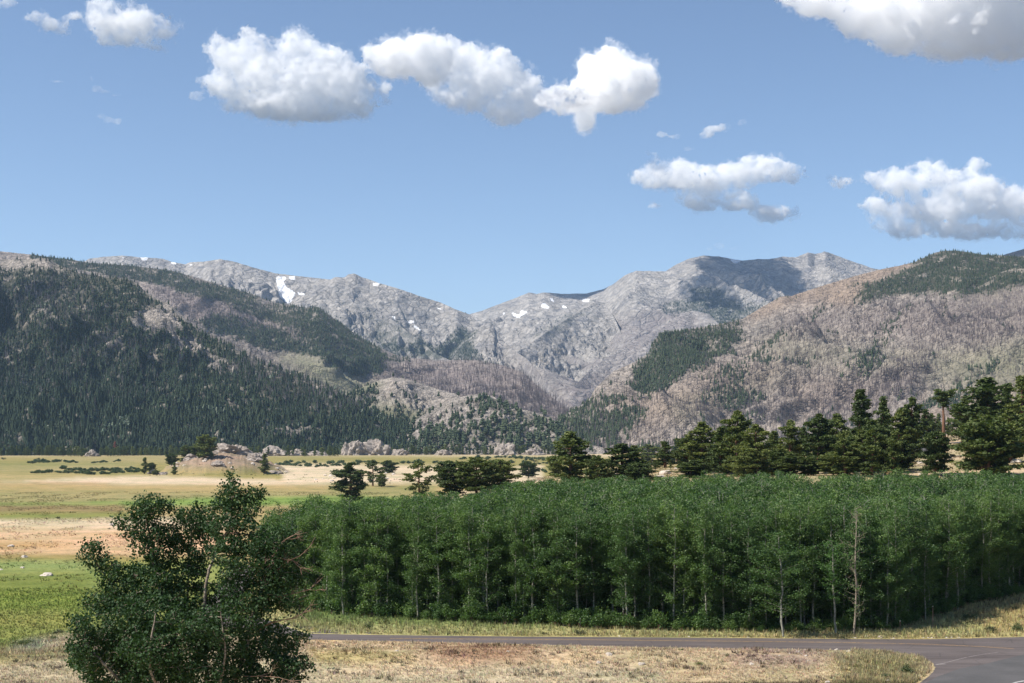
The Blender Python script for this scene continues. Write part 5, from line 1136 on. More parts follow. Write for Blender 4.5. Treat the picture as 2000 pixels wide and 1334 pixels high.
lobes = [  # px, py, rx, ry, depth offset, weight
    (455, 958, 27, 38, .3, 1.1), (497, 972, 24, 22, .3, 1), (432, 992, 26, 24, .2, 1), (508, 955, 10, 14, .3, .6), (475, 1000, 38, 26, 0, 1),
    (284, 990, 38, 28, .2, 1.2), (320, 992, 24, 20, .3, 1), (243, 1018, 20, 13, .2, .8), (272, 1030, 44, 24, .3, 1), (305, 1060, 52, 36, .4, 1),
    (374, 1002, 34, 24, 1.6, 1), (372, 1050, 42, 38, 1.6, 1), (404, 1030, 26, 28, 1.0, .8), (345, 1040, 30, 30, 1, .8),
    (180, 1070, 22, 17, 1.3, 1.1), (158, 1086, 13, 8, 1.2, .7), (204, 1100, 38, 26, 1.3, 1), (224, 1085, 9, 12, 1.2, .5), (240, 1125, 52, 34, 1.3, 1.1), (265, 1165, 60, 36, 1.0, 1.1),
    (490, 1045, 46, 34, -.3, .9), (540, 1065, 38, 40, -1, .8), (560, 1110, 34, 46, -1, .7), (515, 1110, 48, 36, -1, .8), (575, 1060, 18, 24, -1, .6),
    (440, 1030, 34, 30, -.6, 1), (452, 1080, 34, 34, -1, 1), (392, 1085, 32, 36, .8, 1), (500, 1080, 50, 40, -1, 1.1), (470, 1110, 50, 34, -1.2, 1), (540, 1140, 44, 34, -1.2, 1), (560, 1180, 36, 24, -1.2, .7), (440, 1175, 40, 26, .5, .9),
    (330, 1125, 62, 38, .5, 1.1), (360, 1170, 60, 34, .3, 1), (465, 1150, 42, 24, -1, .9), (300, 1200, 90, 38, -.8, 1.2), (200, 1180, 44, 24, .8, 1),
    (145, 1214, 19, 13, -1.6, .9), (180, 1222, 46, 26, -1.4, 1), (140, 1262, 15, 13, -1.5, .8), (190, 1270, 56, 38, -1.2, 1.1), (155, 1290, 30, 16, 1.8, .8), (215, 1310, 66, 34, 0, 1), (235, 1250, 60, 34, -1, 1.1),
    (330, 1265, 90, 46, -1.8, 1.3), (400, 1225, 62, 34, -2.2, 1.1), (455, 1215, 56, 34, -1.6, 1.1), (500, 1175, 46, 30, -1.3, 1), (470, 1265, 66, 36, -1.2, 1.1), (530, 1235, 38, 26, .2, .9),
    (585, 1244, 24, 13, 1.3, .9), (557, 1262, 36, 20, 1.2, .9), (520, 1302, 54, 26, -1, 1), (572, 1296, 38, 18, -1.4, .8), (606, 1303, 11, 9, -1.5, .6), (545, 1330, 50, 18, -1, .8),
    (290, 1325, 90, 36, -1, 1.1), (400, 1310, 66, 34, -2, .9), (460, 1330, 56, 28, -1.5, 1), (220, 1350, 60, 24, 0, .9), (330, 1370, 100, 28, -1, .8), (480, 1375, 60, 24, -1, .7),
]
rr = np.random.default_rng(42)
AT = []
for px, py, rx, ry, dy, wt in lobes:
    n = int(rx * ry * .105 * wt * 1.15) + 6
    q = rr.normal(size=(n, 3)); q /= np.linalg.norm(q, axis=1)[:, None]; q *= rr.uniform(0.1, 1, (n, 1)) ** .4
    c = W(px, py, dy * 1.0); kx = TY / F
    AT.append(c + q * np.array([rx * kx, (rx + ry) * .5 * kx * 1.35, ry * kx]))
AT = np.concatenate(AT)
g_ = fbm(AT[:, 0] / .55, AT[:, 2] / .55 + AT[:, 1] * .9, 3, 5); AT = AT[g_ > -.10]
# clear windows through the crown, as seen in the photo: the white middle trunk and the gap above the road
ap, aq = proj(AT)
hole = (np.hypot((ap - 418) / 17, (aq - 1100) / 26) < 1) | (np.hypot((ap - 408) / 22, (aq - 1162) / 8) < 1) | (np.hypot((ap - 545) / 14, (aq - 1205) / 10) < 1)
AT = AT[~(hole & (rr.uniform(0, 1, len(AT)) < .9))]
nodes = []; par = []
for st in stems:
    p = np.array([W(a, b, c) for a, b, c in st]); t = np.linspace(0, len(p) - 1, (len(p) - 1) * 7 + 1)
    q = np.stack([np.interp(t, np.arange(len(p)), p[:, i]) for i in range(3)], 1)
    for _ in range(2): q[1:-1] = (q[:-2] + 2 * q[1:-1] + q[2:]) / 4
    q[3:] += np.cumsum(rr.normal(0, .012, (len(q) - 3, 3)), 0)
    for i, x in enumerate(q):
        nodes.append(x); par.append(-1 if i == 0 else len(nodes) - 2)
nstem = len(nodes)
alive = np.ones(len(AT), bool); STEP = .17; KILL = .2; INF = 1.5
lastgrow = []
for it in range(70):
    kd = kdtree.KDTree(len(nodes))
    for i, x in enumerate(nodes): kd.insert(x, i)
    kd.balance()
    pull = {}
    for j in np.nonzero(alive)[0]:
        c, i, d = kd.find(AT[j])
        if d < KILL: alive[j] = False; continue
        if d < INF + .0 * it: pull.setdefault(i, []).append((AT[j] - nodes[i]) / d)
    if not pull: break
    grew = 0
    for i, ds in pull.items():
        v = np.mean(ds, 0); v = v + rr.normal(0, .12, 3) + [0, 0, .08]; L = np.linalg.norm(v)
        if L < 1e-3: continue
        x = nodes[i] + v / L * STEP
        nodes.append(x); par.append(i); grew += 1
    if len(nodes) > 14000: break
nodes = np.array(nodes); par = np.array(par); NN = len(nodes)
leafcount = np.zeros(NN); haschild = np.zeros(NN, bool); haschild[par[par >= 0]] = True
area = np.where(haschild, 0, .006 ** 2.3)
for i in range(NN - 1, -1, -1):
    if area[i] == 0: area[i] = .006 ** 2.3
    if par[i] >= 0: area[par[i]] += area[i]
rad = np.clip(area ** (1 / 2.3) * 1.15, .006, .2)
print('cottonwood nodes', NN, 'attractors', len(AT))
ch = [i for i in range(NN) if par[i] >= 0]
a0 = nodes[par[ch]]; a1 = nodes[ch]; r0 = np.minimum(rad[par[ch]], rad[ch] * 1.6); r1 = rad[ch]
d = a1 - a0; d /= np.linalg.norm(d, axis=1)[:, None] + 1e-9; up = np.tile([[.13, .21, 1.0]], (len(d), 1)); aa = np.cross(d, up); aa /= np.linalg.norm(aa, axis=1)[:, None]; bb = np.cross(d, aa)
ns = 6; th = np.arange(ns) / ns * 2 * math.pi; ring = aa[:, None] * np.cos(th)[None, :, None] + bb[:, None] * np.sin(th)[None, :, None]
Vb = np.concatenate([a0[:, None] - d[:, None] * .01 + ring * r0[:, None, None], a1[:, None] + ring * r1[:, None, None]], 1)
I = np.arange(len(ch))[:, None] * 2 * ns + np.arange(ns)[None]; J = np.arange(len(ch))[:, None] * 2 * ns + (np.arange(ns)[None] + 1) % ns
Qb = np.stack([I, J, J + ns, I + ns], -1).reshape(-1, 4)
base = np.array(W(392, 1465, 0)); zb = float(gz(np.array([base[0]]), np.array([base[1]]))[0])
cot = bpy.data.objects.new('cottonwood_tree', None); COL.objects.link(cot); tag(cot, 'large many-stemmed broadleaf tree with glossy leaves on the near slope, filling the lower left', 'tree')
cot.location = (base[0], base[1], zb)
shift = np.array([base[0], base[1], zb])
stems_v = np.concatenate([Vb.reshape(-1, 3) - shift])
# root flare down to the ground
A = Acc()
for st in stems:
    p = W(*st[0]); A.add(*tube([[p[0] - base[0] * 1.0 + .0, p[1] - base[1], -.3], (p - shift) * [1, 1, .5], p - shift], [.24, .17, .14], 8))
fv, fq = A.get()
mobj('trunk', newmesh('cottonwood_trunk', np.concatenate([stems_v, fv]), np.concatenate([Qb, fq + len(stems_v)]), [M_COTBARK], smooth=True), cot)
# leaves on thin twigs
thin = np.nonzero((rad < .02) & (np.arange(NN) >= nstem))[0]
cl = nodes[thin]; ncl = len(cl); per = int(105000 / max(ncl, 1)) + 1
tips = ~haschild[thin]
Pp = (cl[:, None] + rr.normal(0, .11, (ncl, per, 3))).reshape(-1, 3)
keep = rr.uniform(0, 1, len(Pp)) < np.repeat(np.where(tips, 1.0, .7), per); Pp = Pp[keep]
ti = np.repeat(.42 + .16 * rr.normal(size=ncl), per)[keep] + rr.normal(0, .13, len(Pp))
V, Q = cards(Pp, .100, rr, 1.0, .35, .25)
mobj('crown', newmesh('cottonwood_crown', V - shift, Q, [M_COTLEAF], attrs={'tint': np.repeat(np.clip(ti, 0, 1), 4)}), cot)
print('cottonwood leaves', len(Q))
# bare reddish boughs sticking out on the right side
A = Acc()
def bough(pts, r0_, subs):
    p = np.array([W(*q) for q in pts]) - shift
    t = np.linspace(0, len(p) - 1, 14); q = np.stack([np.interp(t, np.arange(len(p)), p[:, i]) for i in range(3)], 1); q[1:] += np.cumsum(rr.normal(0, .018, (13, 3)), 0)
    A.add(*tube(q, np.linspace(r0_, .007, 14), 5))
    for s in range(subs):
        i = rr.integers(3, 13); dr = q[min(i + 1, 13)] - q[i - 1]; dr /= np.linalg.norm(dr); v = dr + rr.normal(0, .55, 3) + [0, 0, .15]; v /= np.linalg.norm(v); L = rr.uniform(.25, .8)
        e = [q[i], q[i] + v * L * .5 + rr.normal(0, .04, 3), q[i] + v * L + rr.normal(0, .08, 3)]
        A.add(*tube(e, [.011, .008, .004], 3))
        for _ in range(2):
            w2 = v + rr.normal(0, .6, 3); w2 /= np.linalg.norm(w2); A.add(*tube([e[1], e[1] + w2 * L * .35], [.007, .003], 3))
bough([(470, 1195, -1), (510, 1172, -1.2), (560, 1160, -1.4), (600, 1150, -1.5), (634, 1153, -1.5)], .028, 12)
bough([(500, 1235, -1), (530, 1216, -1.3), (575, 1205, -1.5), (600, 1192, -1.6), (618, 1182, -1.6)], .026, 12)
bough([(490, 1200, -1), (540, 1190, -1.2), (575, 1178, -1.3), (600, 1168, -1.4)], .02, 9)
bough([(470, 1130, -1), (500, 1120, -1.3), (530, 1090, -1.5), (560, 1050, -1.5), (585, 1045, -1.4)], .022, 12)
bough([(480, 1150, -1), (520, 1130, -1.4), (560, 1100, -1.5), (590, 1080, -1.5)], .022, 12)
bough([(520, 1110, -1.4), (545, 1085, -1.6), (570, 1090, -1.6), (592, 1110, -1.6)], .016, 9)
bough([(430, 1050, -.5), (445, 1040, -.8), (465, 1043, -1)], .03, 3)
bough([(470, 1320, -2), (530, 1318, -2.2), (580, 1325, -2.3)], .016, 8)
bv, bq = A.get()
o = mobj('bare_branch', newmesh('bare_branches', bv, bq, [M_TWIG], smooth=True), cot)

# ------------------------------------------------------------------ boulders and stones
def rock_mesh(seed, flat=.6, sub=3):
    bm = bmesh.new(); bmesh.ops.create_icosphere(bm, subdivisions=sub, radius=1)
    for v in bm.verts:
        n = mnoise.fractal(v.co * .9 + Vector((seed * 7.3, seed, 2)), .8, 2, 4); q = mnoise.cell(v.co * 1.3 + Vector((seed * 3.1, 0, 0)))
        v.co = v.co * (1 + .38 * n + .16 * q); v.co.z = v.co.z * flat
        if v.co.z < -.25: v.co.z = -.25
    me = bpy.data.meshes.new('boulder'); bm.to_mesh(me); bm.free(); return me
k = NT('granite_boulder', 0.9, 0.2); cc = k.coord(); n1 = k.noise(cc, 1.2, 6, .65); n2 = k.noise(cc, 9, 5, .7)
c = k.ramp(n1, [(.35, (.46, .39, .33)), (.5, (.62, .55, .48)), (.65, (.40, .35, .30))]); c = k.mix(1, c, k.ramp(n2, [(.35, .75), (.65, 1.15)]), 'MULTIPLY')
k.color(c).normal(k.bump(n2, .8, .08)); M_ROCK = k.m
RM = [rock_mesh(i, [.62, .5, .75, .55, .68][i]) for i in range(5)]
for m in RM: m.materials.append(M_ROCK)
def boulder(px, py, wpx, label, group=None, y0=100, Y=None, name='boulder', cat='rock'):
    if Y is None: x, Y, z = hit(px, py, y0)
    else: x = (px - CX) / F * Y; z = float(gz(np.array([x]), np.array([Y]))[0])
    s = wpx * Y / F / 2.1; o = mobj(name, RM[r_.integers(0, 5)]); o.location = (x, Y, z); o.scale = (s * r_.uniform(.9, 1.15), s, s * r_.uniform(.8, 1.1)); o.rotation_euler = (0, 0, r_.uniform(0, 6.28))
    tag(o, label, cat, group); return o
for px, py, w_, lb in [(92, 1124, 22, 'largest pale boulder lying in the green meadow at the left'), (47, 1090, 13, 'pale boulder on the orange dry grass line left of the big tree'), (22, 1067, 13, 'flat pale boulder beside a dark tuft on the dry meadow at the left'),
                       (44, 1109, 9, 'small pale rock between the two larger meadow boulders'), (2, 1113, 7, 'small rock in the meadow cut by the left edge'), (218, 1027, 12, 'pale rock on the dry meadow just left of the big tree crown'),
                       (775, 1279, 8, 'small leaning stone on the bank below the left part of the road'), (823, 1274, 7, 'small round stone on the bank just left of the red soil'), (992, 1284, 8, 'pale stone at the right end of the red soil patch'), (906, 1266, 6, 'stone at the top of the red soil patch by the road'),
                       (1189, 1286, 14, 'larger of the two pale rocks lying together on the bank below the road'), (1170, 1297, 12, 'lower of two pale rocks lying together on the bank'), (1252, 1300, 14, 'pale split rock on the bank right of the paired rocks'),
                       (1634, 1270, 9, 'round whitish rock right at the lower road edge'), (1658, 1275, 12, 'wide whitish rock at the lower road edge before the junction'), (1718, 1245, 9, 'rounded rock on the upper road edge under the bare dying aspen'), (1694, 1245, 9, 'low rock on the upper road edge left of the rounded one'),
                       (1736, 1333, 18, 'largest whitish boulder at the bottom edge below the grassy corner'), (1716, 1308, 10, 'broken pale rock in the grass of the junction corner'), (1616, 1335, 10, 'small rock cut by the bottom edge, left of the largest whitish boulder'), (1664, 1311, 8, 'small pale stone in the yellow grass left of the junction corner'),
                       (1574, 1272, 9, 'whitish stone on the gravel patch right below the road'), (1468, 1302, 11, 'flat pale stone on the gravelly soil'), (1552, 1294, 8, 'round pale stone in the middle of the gravelly soil'), (1558, 1281, 9, 'dark topped stone in the upper gravelly soil'), (1574, 1289, 7, 'little stone just right of the round pale stone'), (1505, 1274, 7, 'little stone at the left top of the gravel patch'),
                       (1300, 926, 24, 'large pale boulder on top of the outcrop behind the aspens'), (1308, 940, 30, 'widest pale boulder at the foot of the outcrop behind the aspens'), (1290, 934, 18, 'tan boulder at the left of the outcrop behind the aspens'), (1322, 938, 20, 'rounded boulder at the right of the outcrop behind the aspens'),
                       (1477, 937, 18, 'pinkish boulder under the slim pines behind the aspens'), (1210, 922, 18, 'pale rock between the wide spreading pine and the rounded pine'), (1198, 940, 20, 'tan rock just above the aspens beside the shrubby pine'), (1704, 928, 9, 'small white rock above the aspens under the tallest pine'),
                       (1752, 921, 14, 'pink rock in shade left of the small bushy pine'), (1984, 905, 22, 'pinkish rock at the right edge beneath the pines')]:
    boulder(px, py, w_, lb, y0=105 if py > 1000 else 225)
_s1 = []; _s2 = []; _s3 = []; _s4 = []; _s5 = []
for i in range(34):
    px = r_.uniform(1610, 1900) if i < 22 else r_.uniform(1000, 1600); py = np.interp(px, [1000, 1260, 1500, 1700, 1815, 1900], [1242, 1243.8, 1245.6, 1247.2, 1247.3, 1245.3]) - r_.uniform(.2, 1.2)
    x, Y = w0(px, py); _s1.append(boulder(px, py, r_.uniform(3, 6), 'stone', 'stones along the upper road edge', Y=Y, name='stone'))
relabel(_s1, '{} tiny pale stone from the left along the upper road edge')
for i in range(60):
    px = r_.normal(1545, 55); py = 1270 + abs(r_.normal(0, 12)); 
    x, Y = w0(px, py)
    if inpoly(np.array([x]), np.array([Y]), ASPHALT)[0]: continue
    _s2.append(boulder(px, py, r_.uniform(1.6, 4.5), 'tiny', 'stones on the gravelly soil', Y=Y, name='stone'))
relabel(_s2, '{} tiny stone from the left on the bare gravelly soil below the road')
for i in range(46):
    px = r_.uniform(290, 560) if i < 26 else r_.uniform(600, 780); Y = 1030 + r_.uniform(-22, 30) if i < 26 else 900 + r_.uniform(-40, 40)
    (_s3 if i < 26 else _s5).append(boulder(px, 0, r_.uniform(3, 10), 'rock', 'rock blocks on the meadow knoll and rise', Y=Y, name='rock'))
relabel(_s3, '{} weathered rock block from the left on the knoll in the meadow')
relabel(_s5, '{} weathered rock block from the left on the pale rise right of the knoll')
for i in range(22):
    px = r_.uniform(1150, 2000); x, Y, z = hit(px, r_.uniform(900, 930), 235); _s4.append(boulder(px, 0, r_.uniform(4, 12), 'rock', 'rocks under the hillside pines', Y=Y, name='rock'))
relabel(_s4, '{} pale rock from the left on the open ground under the hillside pines')

# ------------------------------------------------------------------ shrubs
SM = [shrub_mesh(400 + i, [1.0, 1.2, .8][i], [.8, .7, 1.0][i], 460, .13) for i in range(3)]
DARKSH = leaf_mat('dark_shrub_leaves', (.03, .04, .02), (.05, .065, .03), (.10, .11, .045), .1)
SD = [shrub_mesh(420 + i, 1.0, .8, 380, .12, DARKSH) for i in range(2)]
WM = [shrub_mesh(440 + i, 1.4, 1.0, 420, .3, M_WILLOW, 10) for i in range(3)]
def shrub(px, py, wpx, label, me, group=None, y0=100, hs=1.0, Y=None, name='shrub'):
    if Y is None: x, Y, z = hit(px, py, y0)
    else: x = (px - CX) / F * Y; z = float(gz(np.array([x]), np.array([Y]))[0])
    s = wpx * Y / F / 2.0; o = mobj(name, me); o.location = (x, Y, z - .02); o.scale = (s, s, s * hs); o.rotation_euler = (0, 0, r_.uniform(0, 6.28)); tag(o, label, 'shrub', group); return o
for i, (px, py, w_, lb, dk) in enumerate([
    (1980, 1193, 26, 'dark low shrub on the grassy slope near the right edge', 1), (1936, 1236, 34, 'leggy dark shrub above the road near the right edge', 1), (1986, 1236, 34, 'yellow-green shrub above the road cut by the right edge', 0),
    (1868, 1188, 26, 'brownish bush where the grassy slope meets the aspens', 1), (1889, 1210, 34, 'soft green shrub in the middle of the grassy slope', 0), (1770, 1318, 40, 'green shrub with yellow flowers in the junction corner', 0), (1728, 1326, 26, 'small green shrub left of the flowering one at the junction corner', 0),
    (889, 1238, 18, 'small dark shrub at the upper road edge left of the middle', 1), (1131, 1241, 30, 'low dark shrub spread at the upper road edge in the middle', 1), (1063, 1240, 18, 'small dark tuft of shrub left of the spread one at the road edge', 1), (830, 1237, 14, 'reddish green small shrub at the grassy road edge', 0),
    (752, 1219, 18, 'green sapling in the grass strip before the aspens, right one of three', 0), (719, 1229, 22, 'green sapling in the grass strip, middle one of three', 0), (663, 1221, 20, 'green sapling in the grass strip, left one of three', 0),
    (113, 1240, 26, 'dark green shrub at the border of dry slope and green meadow', 1), (107, 1252, 30, 'grey-green sagebrush beside the big tree on the dry slope', 0), (40, 1262, 40, 'low grey-green sagebrush patch on the dry slope at the left', 0),
    (1420, 1288, 14, 'small green shrub on the bank under the road, right of the middle', 0), (1365, 1300, 20, 'yellowish shrub on the bank near the bottom edge', 0), (1330, 1275, 12, 'tiny shrub at the lower road edge', 0), (925, 1282, 10, 'little dark weed on the red soil patch', 1), (810, 1290, 9, 'little yellowish weed left of the red soil', 0),
    (1195, 1308, 10, 'little dark weed below the paired rocks', 1), (1385, 1230, 24, 'leafy bush at the foot of the grove front', 0), (1590, 1238, 26, 'leafy bush under the aspens beside the thickest trunk', 0), (1240, 1228, 30, 'young leafy aspen bush in front of the grove', 0), (1290, 1230, 34, 'wide leafy bush in front of the grove', 0), (1840, 1200, 30, 'leafy bush at the right corner of the grove', 0)]):
    shrub(px, py, w_, lb, (SD if dk else SM)[i % (2 if dk else 3)], hs=1.6 if 'sapling' in lb or 'leafy' in lb else 1.0, y0=105)
for px, py, w_, lb in [(113, 1014, 13, 'largest dark bush on the border between dark and pale meadow bands'), (90, 1015, 8, 'small dark bush left of the largest border bush'), (157, 1014, 7, 'small dark bush right of the largest border bush'), (229, 1010, 8, 'small dark bush next to the big tree crown on the meadow'),
                       (25, 1070, 8, 'tiny dark tuft beside the flat pale boulder'), (213, 1034, 8, 'tiny dark tuft under the pale rock by the tree crown'), (75, 898, 10, 'small bush standing above the upper willow row'), (180, 905, 6, 'tiny bush between the two willow rows, left'), (186, 914, 6, 'tiny bush between the two willow rows, right'), (6, 898, 13, 'dark rounded bush at the left edge on the far meadow')]:
    shrub(px, py, w_, lb, SD[0], y0=150)
GWL = 'willow shrubs in rows across the far meadow'
nw = 0; _wr = {}
for (x0, x1, ya, yb, n) in [(60, 275, 923, 925.5, 56), (120, 275, 917, 921, 46), (55, 150, 903, 905, 22), (178, 240, 901.5, 903, 18), (530, 700, 909, 911.5, 30), (560, 1100, 903.5, 907, 74), (900, 1120, 895, 899, 34), (1020, 1110, 915, 925, 18)]:
    for i in range(n):
        px = x0 + (x1 - x0) * (i + r_.uniform(0, 1)) / n; Y = 28 * F / (r_.uniform(ya, yb) + 1.6 * math.sin(px / 23) - HY)
        if float(fbm(px / 14, ya, 2, 5)) < -.22: continue
        _o = shrub(px, 0, r_.uniform(6, 11) * (1 if x1 - x0 > 90 else .8), 'dark green willow shrub in one of the low rows across the far meadow', WM[nw % 3], GWL, Y=Y, hs=r_.uniform(.9, 1.4), name='willow_shrub'); nw += 1; _wr.setdefault((x0, ya), []).append(_o)

for k_, t_ in zip(_wr, ['long willow row left of the knoll', 'back edge of the long willow row', 'upper left short willow row', 'upper willow row near the left forest edge', 'willow row right of the knoll', 'long willow row behind the meadow pines', 'farthest willow row under the rocky hill', 'willow clump left of the lone large pine']):
    relabel(_wr[k_], '{} shrub from the left in the ' + t_)

# ------------------------------------------------------------------ metal fence posts
k = NT('rusty_steel', .7, .4); k.color(k.ramp(k.noise(k.coord(), 6, 4), [(.4, (.09, .05, .04)), (.6, (.05, .045, .045))])); M_POST = k.m
k = NT('painted_tip', .6, .4); k.color((.3, .3, .28)); M_TIP = k.m
def fence_post(px, pb, pt, lb):
    x, Y = w0(px, pb); z = float(gz(np.array([x]), np.array([Y]))[0]); H = (pb - pt) * Y / F
    e = bpy.data.objects.new('fence_post', None); COL.objects.link(e); e.location = (x, Y, z); tag(e, lb, 'fence post', 'steel posts along the grove')
    bm = bmesh.new()
    for sx, sy, w1, w2 in ((0, 0, .07, .02), (0, .03, .02, .06)):
        bmesh.ops.create_cube(bm, size=1); 
        for v in bm.verts[-8:]: v.co = (v.co.x * w1 + sx, v.co.y * w2 + sy, (v.co.z + .5) * (H + .2) - .2)
    for i in range(int(H / .16)):
        bmesh.ops.create_cube(bm, size=1)
        for v in bm.verts[-8:]: v.co = (v.co.x * .03, v.co.y * .02 - .018, v.co.z * .02 + .12 + i * .15)
    me = bpy.data.meshes.new('post_shaft'); bm.to_mesh(me); bm.free(); me.materials.append(M_POST); mobj('post_shaft', me, e)
    bm = bmesh.new(); bmesh.ops.create_cube(bm, size=1)
    for v in bm.verts: v.co = (v.co.x * .078, v.co.y * .028, v.co.z * .1 + H - .045)
    me = bpy.data.meshes.new('post_cap'); bm.to_mesh(me); bm.free(); me.materials.append(M_TIP); mobj('post_cap', me, e)
fence_post(1758, 1240, 1212, 'dark steel fence post between the road and the right end of the grove')
fence_post(1822, 1230, 1184, 'taller rusty steel fence post farthest right against the grove')
fence_post(1133, 1231, 1208, 'thin steel fence post in the grass before the middle of the grove')
fence_post(1218, 1230, 1190, 'thin steel fence post in front of the leafy bushes of the grove')

# ------------------------------------------------------------------ grass: tufts of blades
def gcol_at(x, y):
    ppx, ppy = CX + F * x / y, HY - F * (gz(x, y, False) - CZ) / y
    return np.stack([samp(a, ppx + 6 * fbm(x / 3, y / 3, 2, 3), ppy) for a in (GR, GG_, GB_)], -1)
k = NT('grass_blades', .8, .2); a_ = k.attr('gcol'); k.color(a_.outputs['Color'])
tr = k.node('ShaderNodeBsdfTranslucent'); k.link(a_.outputs['Color'], tr.inputs[0]); mx = k.node('ShaderNodeMixShader'); mx.inputs[0].default_value = .25
k.link(k.b.outputs[0], mx.inputs[1]); k.link(tr.outputs[0], mx.inputs[2]); k.link(mx.outputs[0], k.n['Material Output'].inputs[0]); M_GRASS = k.m
def tufts(name, x, y, hgt, wid, nb, label, seed, tintv=.25, boost=1.0):
    r = np.random.default_rng(seed); n = len(x)
    ins = inpoly(x, y, ASPHALT) | (dpoly(x, y, ASPHALT) < .25); x = x[~ins]; y = y[~ins]; n = len(x)
    z = gz(x, y); c = gcol_at(x, y) * boost
    c = c * (1 + tintv * r.normal(size=(n, 1))) * (1 + .08 * r.normal(size=(n, 3))); c = np.clip(c, .01, .8)
    h = hgt * r.uniform(.5, 1.3, n) * (1 + .5 * fbm(x / 2.5, y / 2.5, 2, 14))
    a = r.uniform(0, 6.283, (n, nb)); sp = r.uniform(.1, 1, (n, nb)) * wid
    bx = x[:, None] + np.cos(a) * sp * .4; by = y[:, None] + np.sin(a) * sp * .4
    tx = x[:, None] + np.cos(a) * sp * 1.4; ty = y[:, None] + np.sin(a) * sp * 1.4; hh = h[:, None] * r.uniform(.6, 1.1, (n, nb))
    pw = wid * .16; px_, py_ = -np.sin(a) * pw, np.cos(a) * pw; zz = z[:, None] + 0 * a
    V = np.stack([np.stack([bx - px_, by - py_, zz - .05], -1), np.stack([bx + px_, by + py_, zz - .05], -1), np.stack([tx, ty, zz + hh], -1)], 2).reshape(-1, 3)
    cc_ = np.repeat(np.repeat(c, nb, 0) * (1 + .12 * r.normal(size=(n * nb, 1))), 3, 0)
    me = newmesh(name, V, np.arange(len(V)).reshape(-1, 3), [M_GRASS], attrs={'gcol': np.clip(cc_, .005, .9)})
    tag(mobj(name, me), label, 'grass', kind='stuff')
r = np.random.default_rng(8)
def region(n, px0, px1, y0, y1, keep=None):
    px = r.uniform(px0, px1, n); Y = np.sqrt(r.uniform(y0 ** 2, y1 ** 2, n)); x = (px - CX) / F * Y
    if keep is not None: m = keep(px, Y, x); x, Y = x[m], Y[m]
    return x, Y
tufts('grass', *region(34000, 560, 2150, 140, 190, lambda p, Y, x: Y < yfront(p) + 4), .42, .22, 5, 'green and yellow grass on the verge between the road and the aspen grove', 1, .34, 1.08)
x_, y_ = region(60000, -200, 1900, 112, 143); m = fbm(x_ / 3, y_ / 3, 3, 50) > -.25; tufts('grass', x_[m], y_[m], .20, .16, 5, 'dry tan grass on the bank below the road', 2, .22, 1.2)
x_, y_ = region(26000, -200, 620, 131, 260); tufts('grass', x_, y_, .34, .3, 5, 'green meadow grass beyond the dry slope at the lower left', 3, .34, 1.0)
x_, y_ = region(30000, -200, 760, 240, 700); m = fbm(x_ / 16, y_ / 30, 3, 51) > .0; tufts('grass', x_[m], y_[m], .4, .7, 4, 'tussocks of the wide dry meadow', 4, .2)
x_, y_ = region(16000, 1560, 1835, 112, 134); m = (CX + F * x_ / y_ + 90 * fbm(x_ / 2.5, y_ / 2.5, 3, 9)) > 1660; x_, y_ = x_[m], y_[m]; tufts('grass', x_, y_, .38, .2, 5, 'taller yellow-green grass on the corner island of the road junction', 5, .36, 1.05)
x_, y_ = region(30000, -100, 1900, 60, 114); tufts('grass', x_, y_, .22, .2, 4, 'dry grass on the slope under the viewpoint', 6, .2)

x_, y_ = region(30000, 1000, 2150, 235, 560); m = (fbm(x_ / 8, y_ / 8, 3, 52) > -.1) & (gz(x_, y_, False) > 0); x_, y_ = x_[m], y_[m]
tufts('grass', x_, y_, .35, .5, 4, 'dry grass and litter on the open ground under the hillside pines', 7, .3, .9)
x_, y_ = region(5200, -100, 1840, 113, 137); m = fbm(x_ / 4, y_ / 3, 3, 57) > .12
tufts('weeds', x_[m], y_[m], .30, .34, 7, 'darker green weeds speckling the dry bank below the road', 9, .35, .45)
_s6 = []
for i in range(44):
    px = r_.uniform(1030, 2010); x, Y, z = hit(px, r_.uniform(895, 936), 235)
    _s6.append(shrub(px, 0, r_.uniform(7, 17), 'bush', SD[i % 2] if i % 3 else SM[i % 3], 'bushes under the hillside pines', Y=Y, hs=r_.uniform(.7, 1.2)))
relabel(_s6, '{} low bush from the left on the open ground under the hillside pines')

k = NT('pink_granite', 0.9, 0.15); cc = k.coord(); n1 = k.noise(cc, 1.6, 7, .7); n2 = k.noise(cc, 6, 5, .7)
c = k.ramp(n1, [(.35, (.20, .17, .15)), (.48, (.37, .32, .28)), (.65, (.28, .245, .215))]); c = k.mix(1, c, k.ramp(n2, [(.38, .6), (.62, 1.15)]), 'MULTIPLY')
k.color(c).normal(k.bump(n1, .9, .25)); M_PG = k.m
def outcrop(px, Y, wpx, hpx, label, seed):
    me = rock_mesh(seed, 1.0, 4)
    for v in me.vertices:
        q = mnoise.fractal(v.co * 3.2 + Vector((seed, 0, 3)), .7, 2, 5); v.co *= 1 + .22 * q
    me.materials.append(M_PG); x = (px - CX) / F * Y; o = mobj('rock_outcrop', me); k_ = Y / F
    o.location = (x, Y, float(gz(np.array([x]), np.array([Y]))[0]) - .3); o.scale = (wpx * k_ / 2.2, wpx * k_ / 2.6, hpx * k_ / 1.15); tag(o, label, 'rock outcrop', 'pale rock outcrops along the far meadow edge')
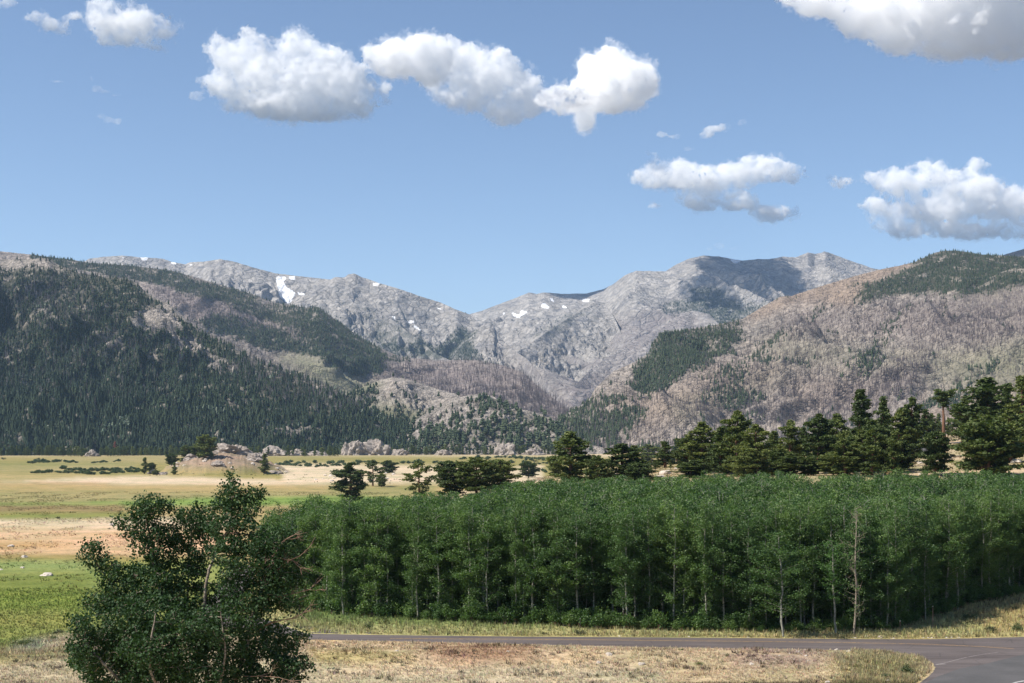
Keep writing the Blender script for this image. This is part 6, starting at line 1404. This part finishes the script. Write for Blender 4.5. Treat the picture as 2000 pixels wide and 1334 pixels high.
for i, a in enumerate([(181, 1880, 26, 13, 'small pale outcrop at the forest edge under the left hillside'), (498, 1900, 36, 8, 'low pinkish outcrop at the left end of the bare rocks by the forest edge'),
    (538, 1930, 52, 17, 'largest pinkish outcrop by the forest edge right of the knoll'), (580, 1940, 44, 12, 'middle pinkish outcrop by the forest edge right of the knoll'), (622, 1950, 44, 10, 'low pinkish outcrop just right of the middle one by the forest edge'),
    (690, 1985, 46, 30, 'steep pinkish outcrop at the left of the bare rock face under the rocky hill'), (735, 2000, 70, 36, 'broad pinkish rock face under the rocky hill'), (778, 1990, 36, 14, 'low rock at the right foot of the broad pinkish rock face'),
    (868, 1985, 34, 12, 'small outcrop between pines under the middle of the rocky hill'), (985, 1985, 46, 26, 'rounded pinkish outcrop among pines right of the middle of the rocky hill'), (1042, 1990, 40, 16, 'pale outcrop at the right foot of the rocky hill')]):
    outcrop(*a, 31 + i)

for i, a in enumerate([(455, 1065, 70, 24, 'big bare grey-pink rock dome on top of the meadow knoll, right of its trees'), (500, 1050, 50, 14, 'lower rock slab on the right shoulder of the meadow knoll'), (300, 1035, 26, 8, 'small dark slab at the left foot of the meadow knoll'),
    (318, 1010, 30, 7, 'long low slab on the front left of the meadow knoll'), (425, 1015, 34, 9, 'low rock ledge in the middle front of the meadow knoll'), (535, 1030, 34, 6, 'low slab trailing off the right foot of the meadow knoll'), (375, 1060, 30, 12, 'rock hump between the trees on top of the meadow knoll')]):
    outcrop(*a, 61 + i)
_s7 = []
for i in range(40):
    px = r_.uniform(285, 560); Y = r_.uniform(985, 1060)
    _s7.append(shrub(px, 0, r_.uniform(3, 7), 'bush', SD[i % 2], 'small bushes on the meadow knoll', Y=Y, hs=r_.uniform(.7, 1.3)))
relabel(_s7, '{} small dark bush from the left on the rocky knoll in the meadow')
_s8 = []
for i in range(60):
    px = r_.uniform(560, 790); Y = r_.uniform(820, 1000)
    _s8.append(shrub(px, 0, r_.uniform(2.5, 5), 'bush', SD[i % 2], 'small bushes on the pale rise', Y=Y, hs=r_.uniform(.7, 1.2)))
relabel(_s8, '{} tiny dark bush from the left on the pale rise right of the knoll')
# ------------------------------------------------------------------ haze
bm = bmesh.new(); bmesh.ops.create_cube(bm, size=1)
me = bpy.data.meshes.new('haze'); bm.to_mesh(me); bm.free()
for v in me.vertices: v.co = ((v.co.x) * 52000, 7000 + v.co.y * 34000, -13 + (v.co.z + .5) * 1420)
hm = bpy.data.materials.new('air'); hm.use_nodes = True; t = hm.node_tree
t.nodes.remove(t.nodes['Principled BSDF'])
pv = t.nodes.new('ShaderNodeVolumePrincipled'); pv.inputs['Color'].default_value = (0.46, 0.68, 1.0, 1); pv.inputs['Density'].default_value = HAZE
pv.inputs['Anisotropy'].default_value = 0.2
t.links.new(pv.outputs[0], t.nodes['Material Output'].inputs['Volume'])
me.materials.append(hm)
tag(mobj('haze', me), 'thin blue haze filling the valley air in front of the far peaks', 'haze', kind='stuff')
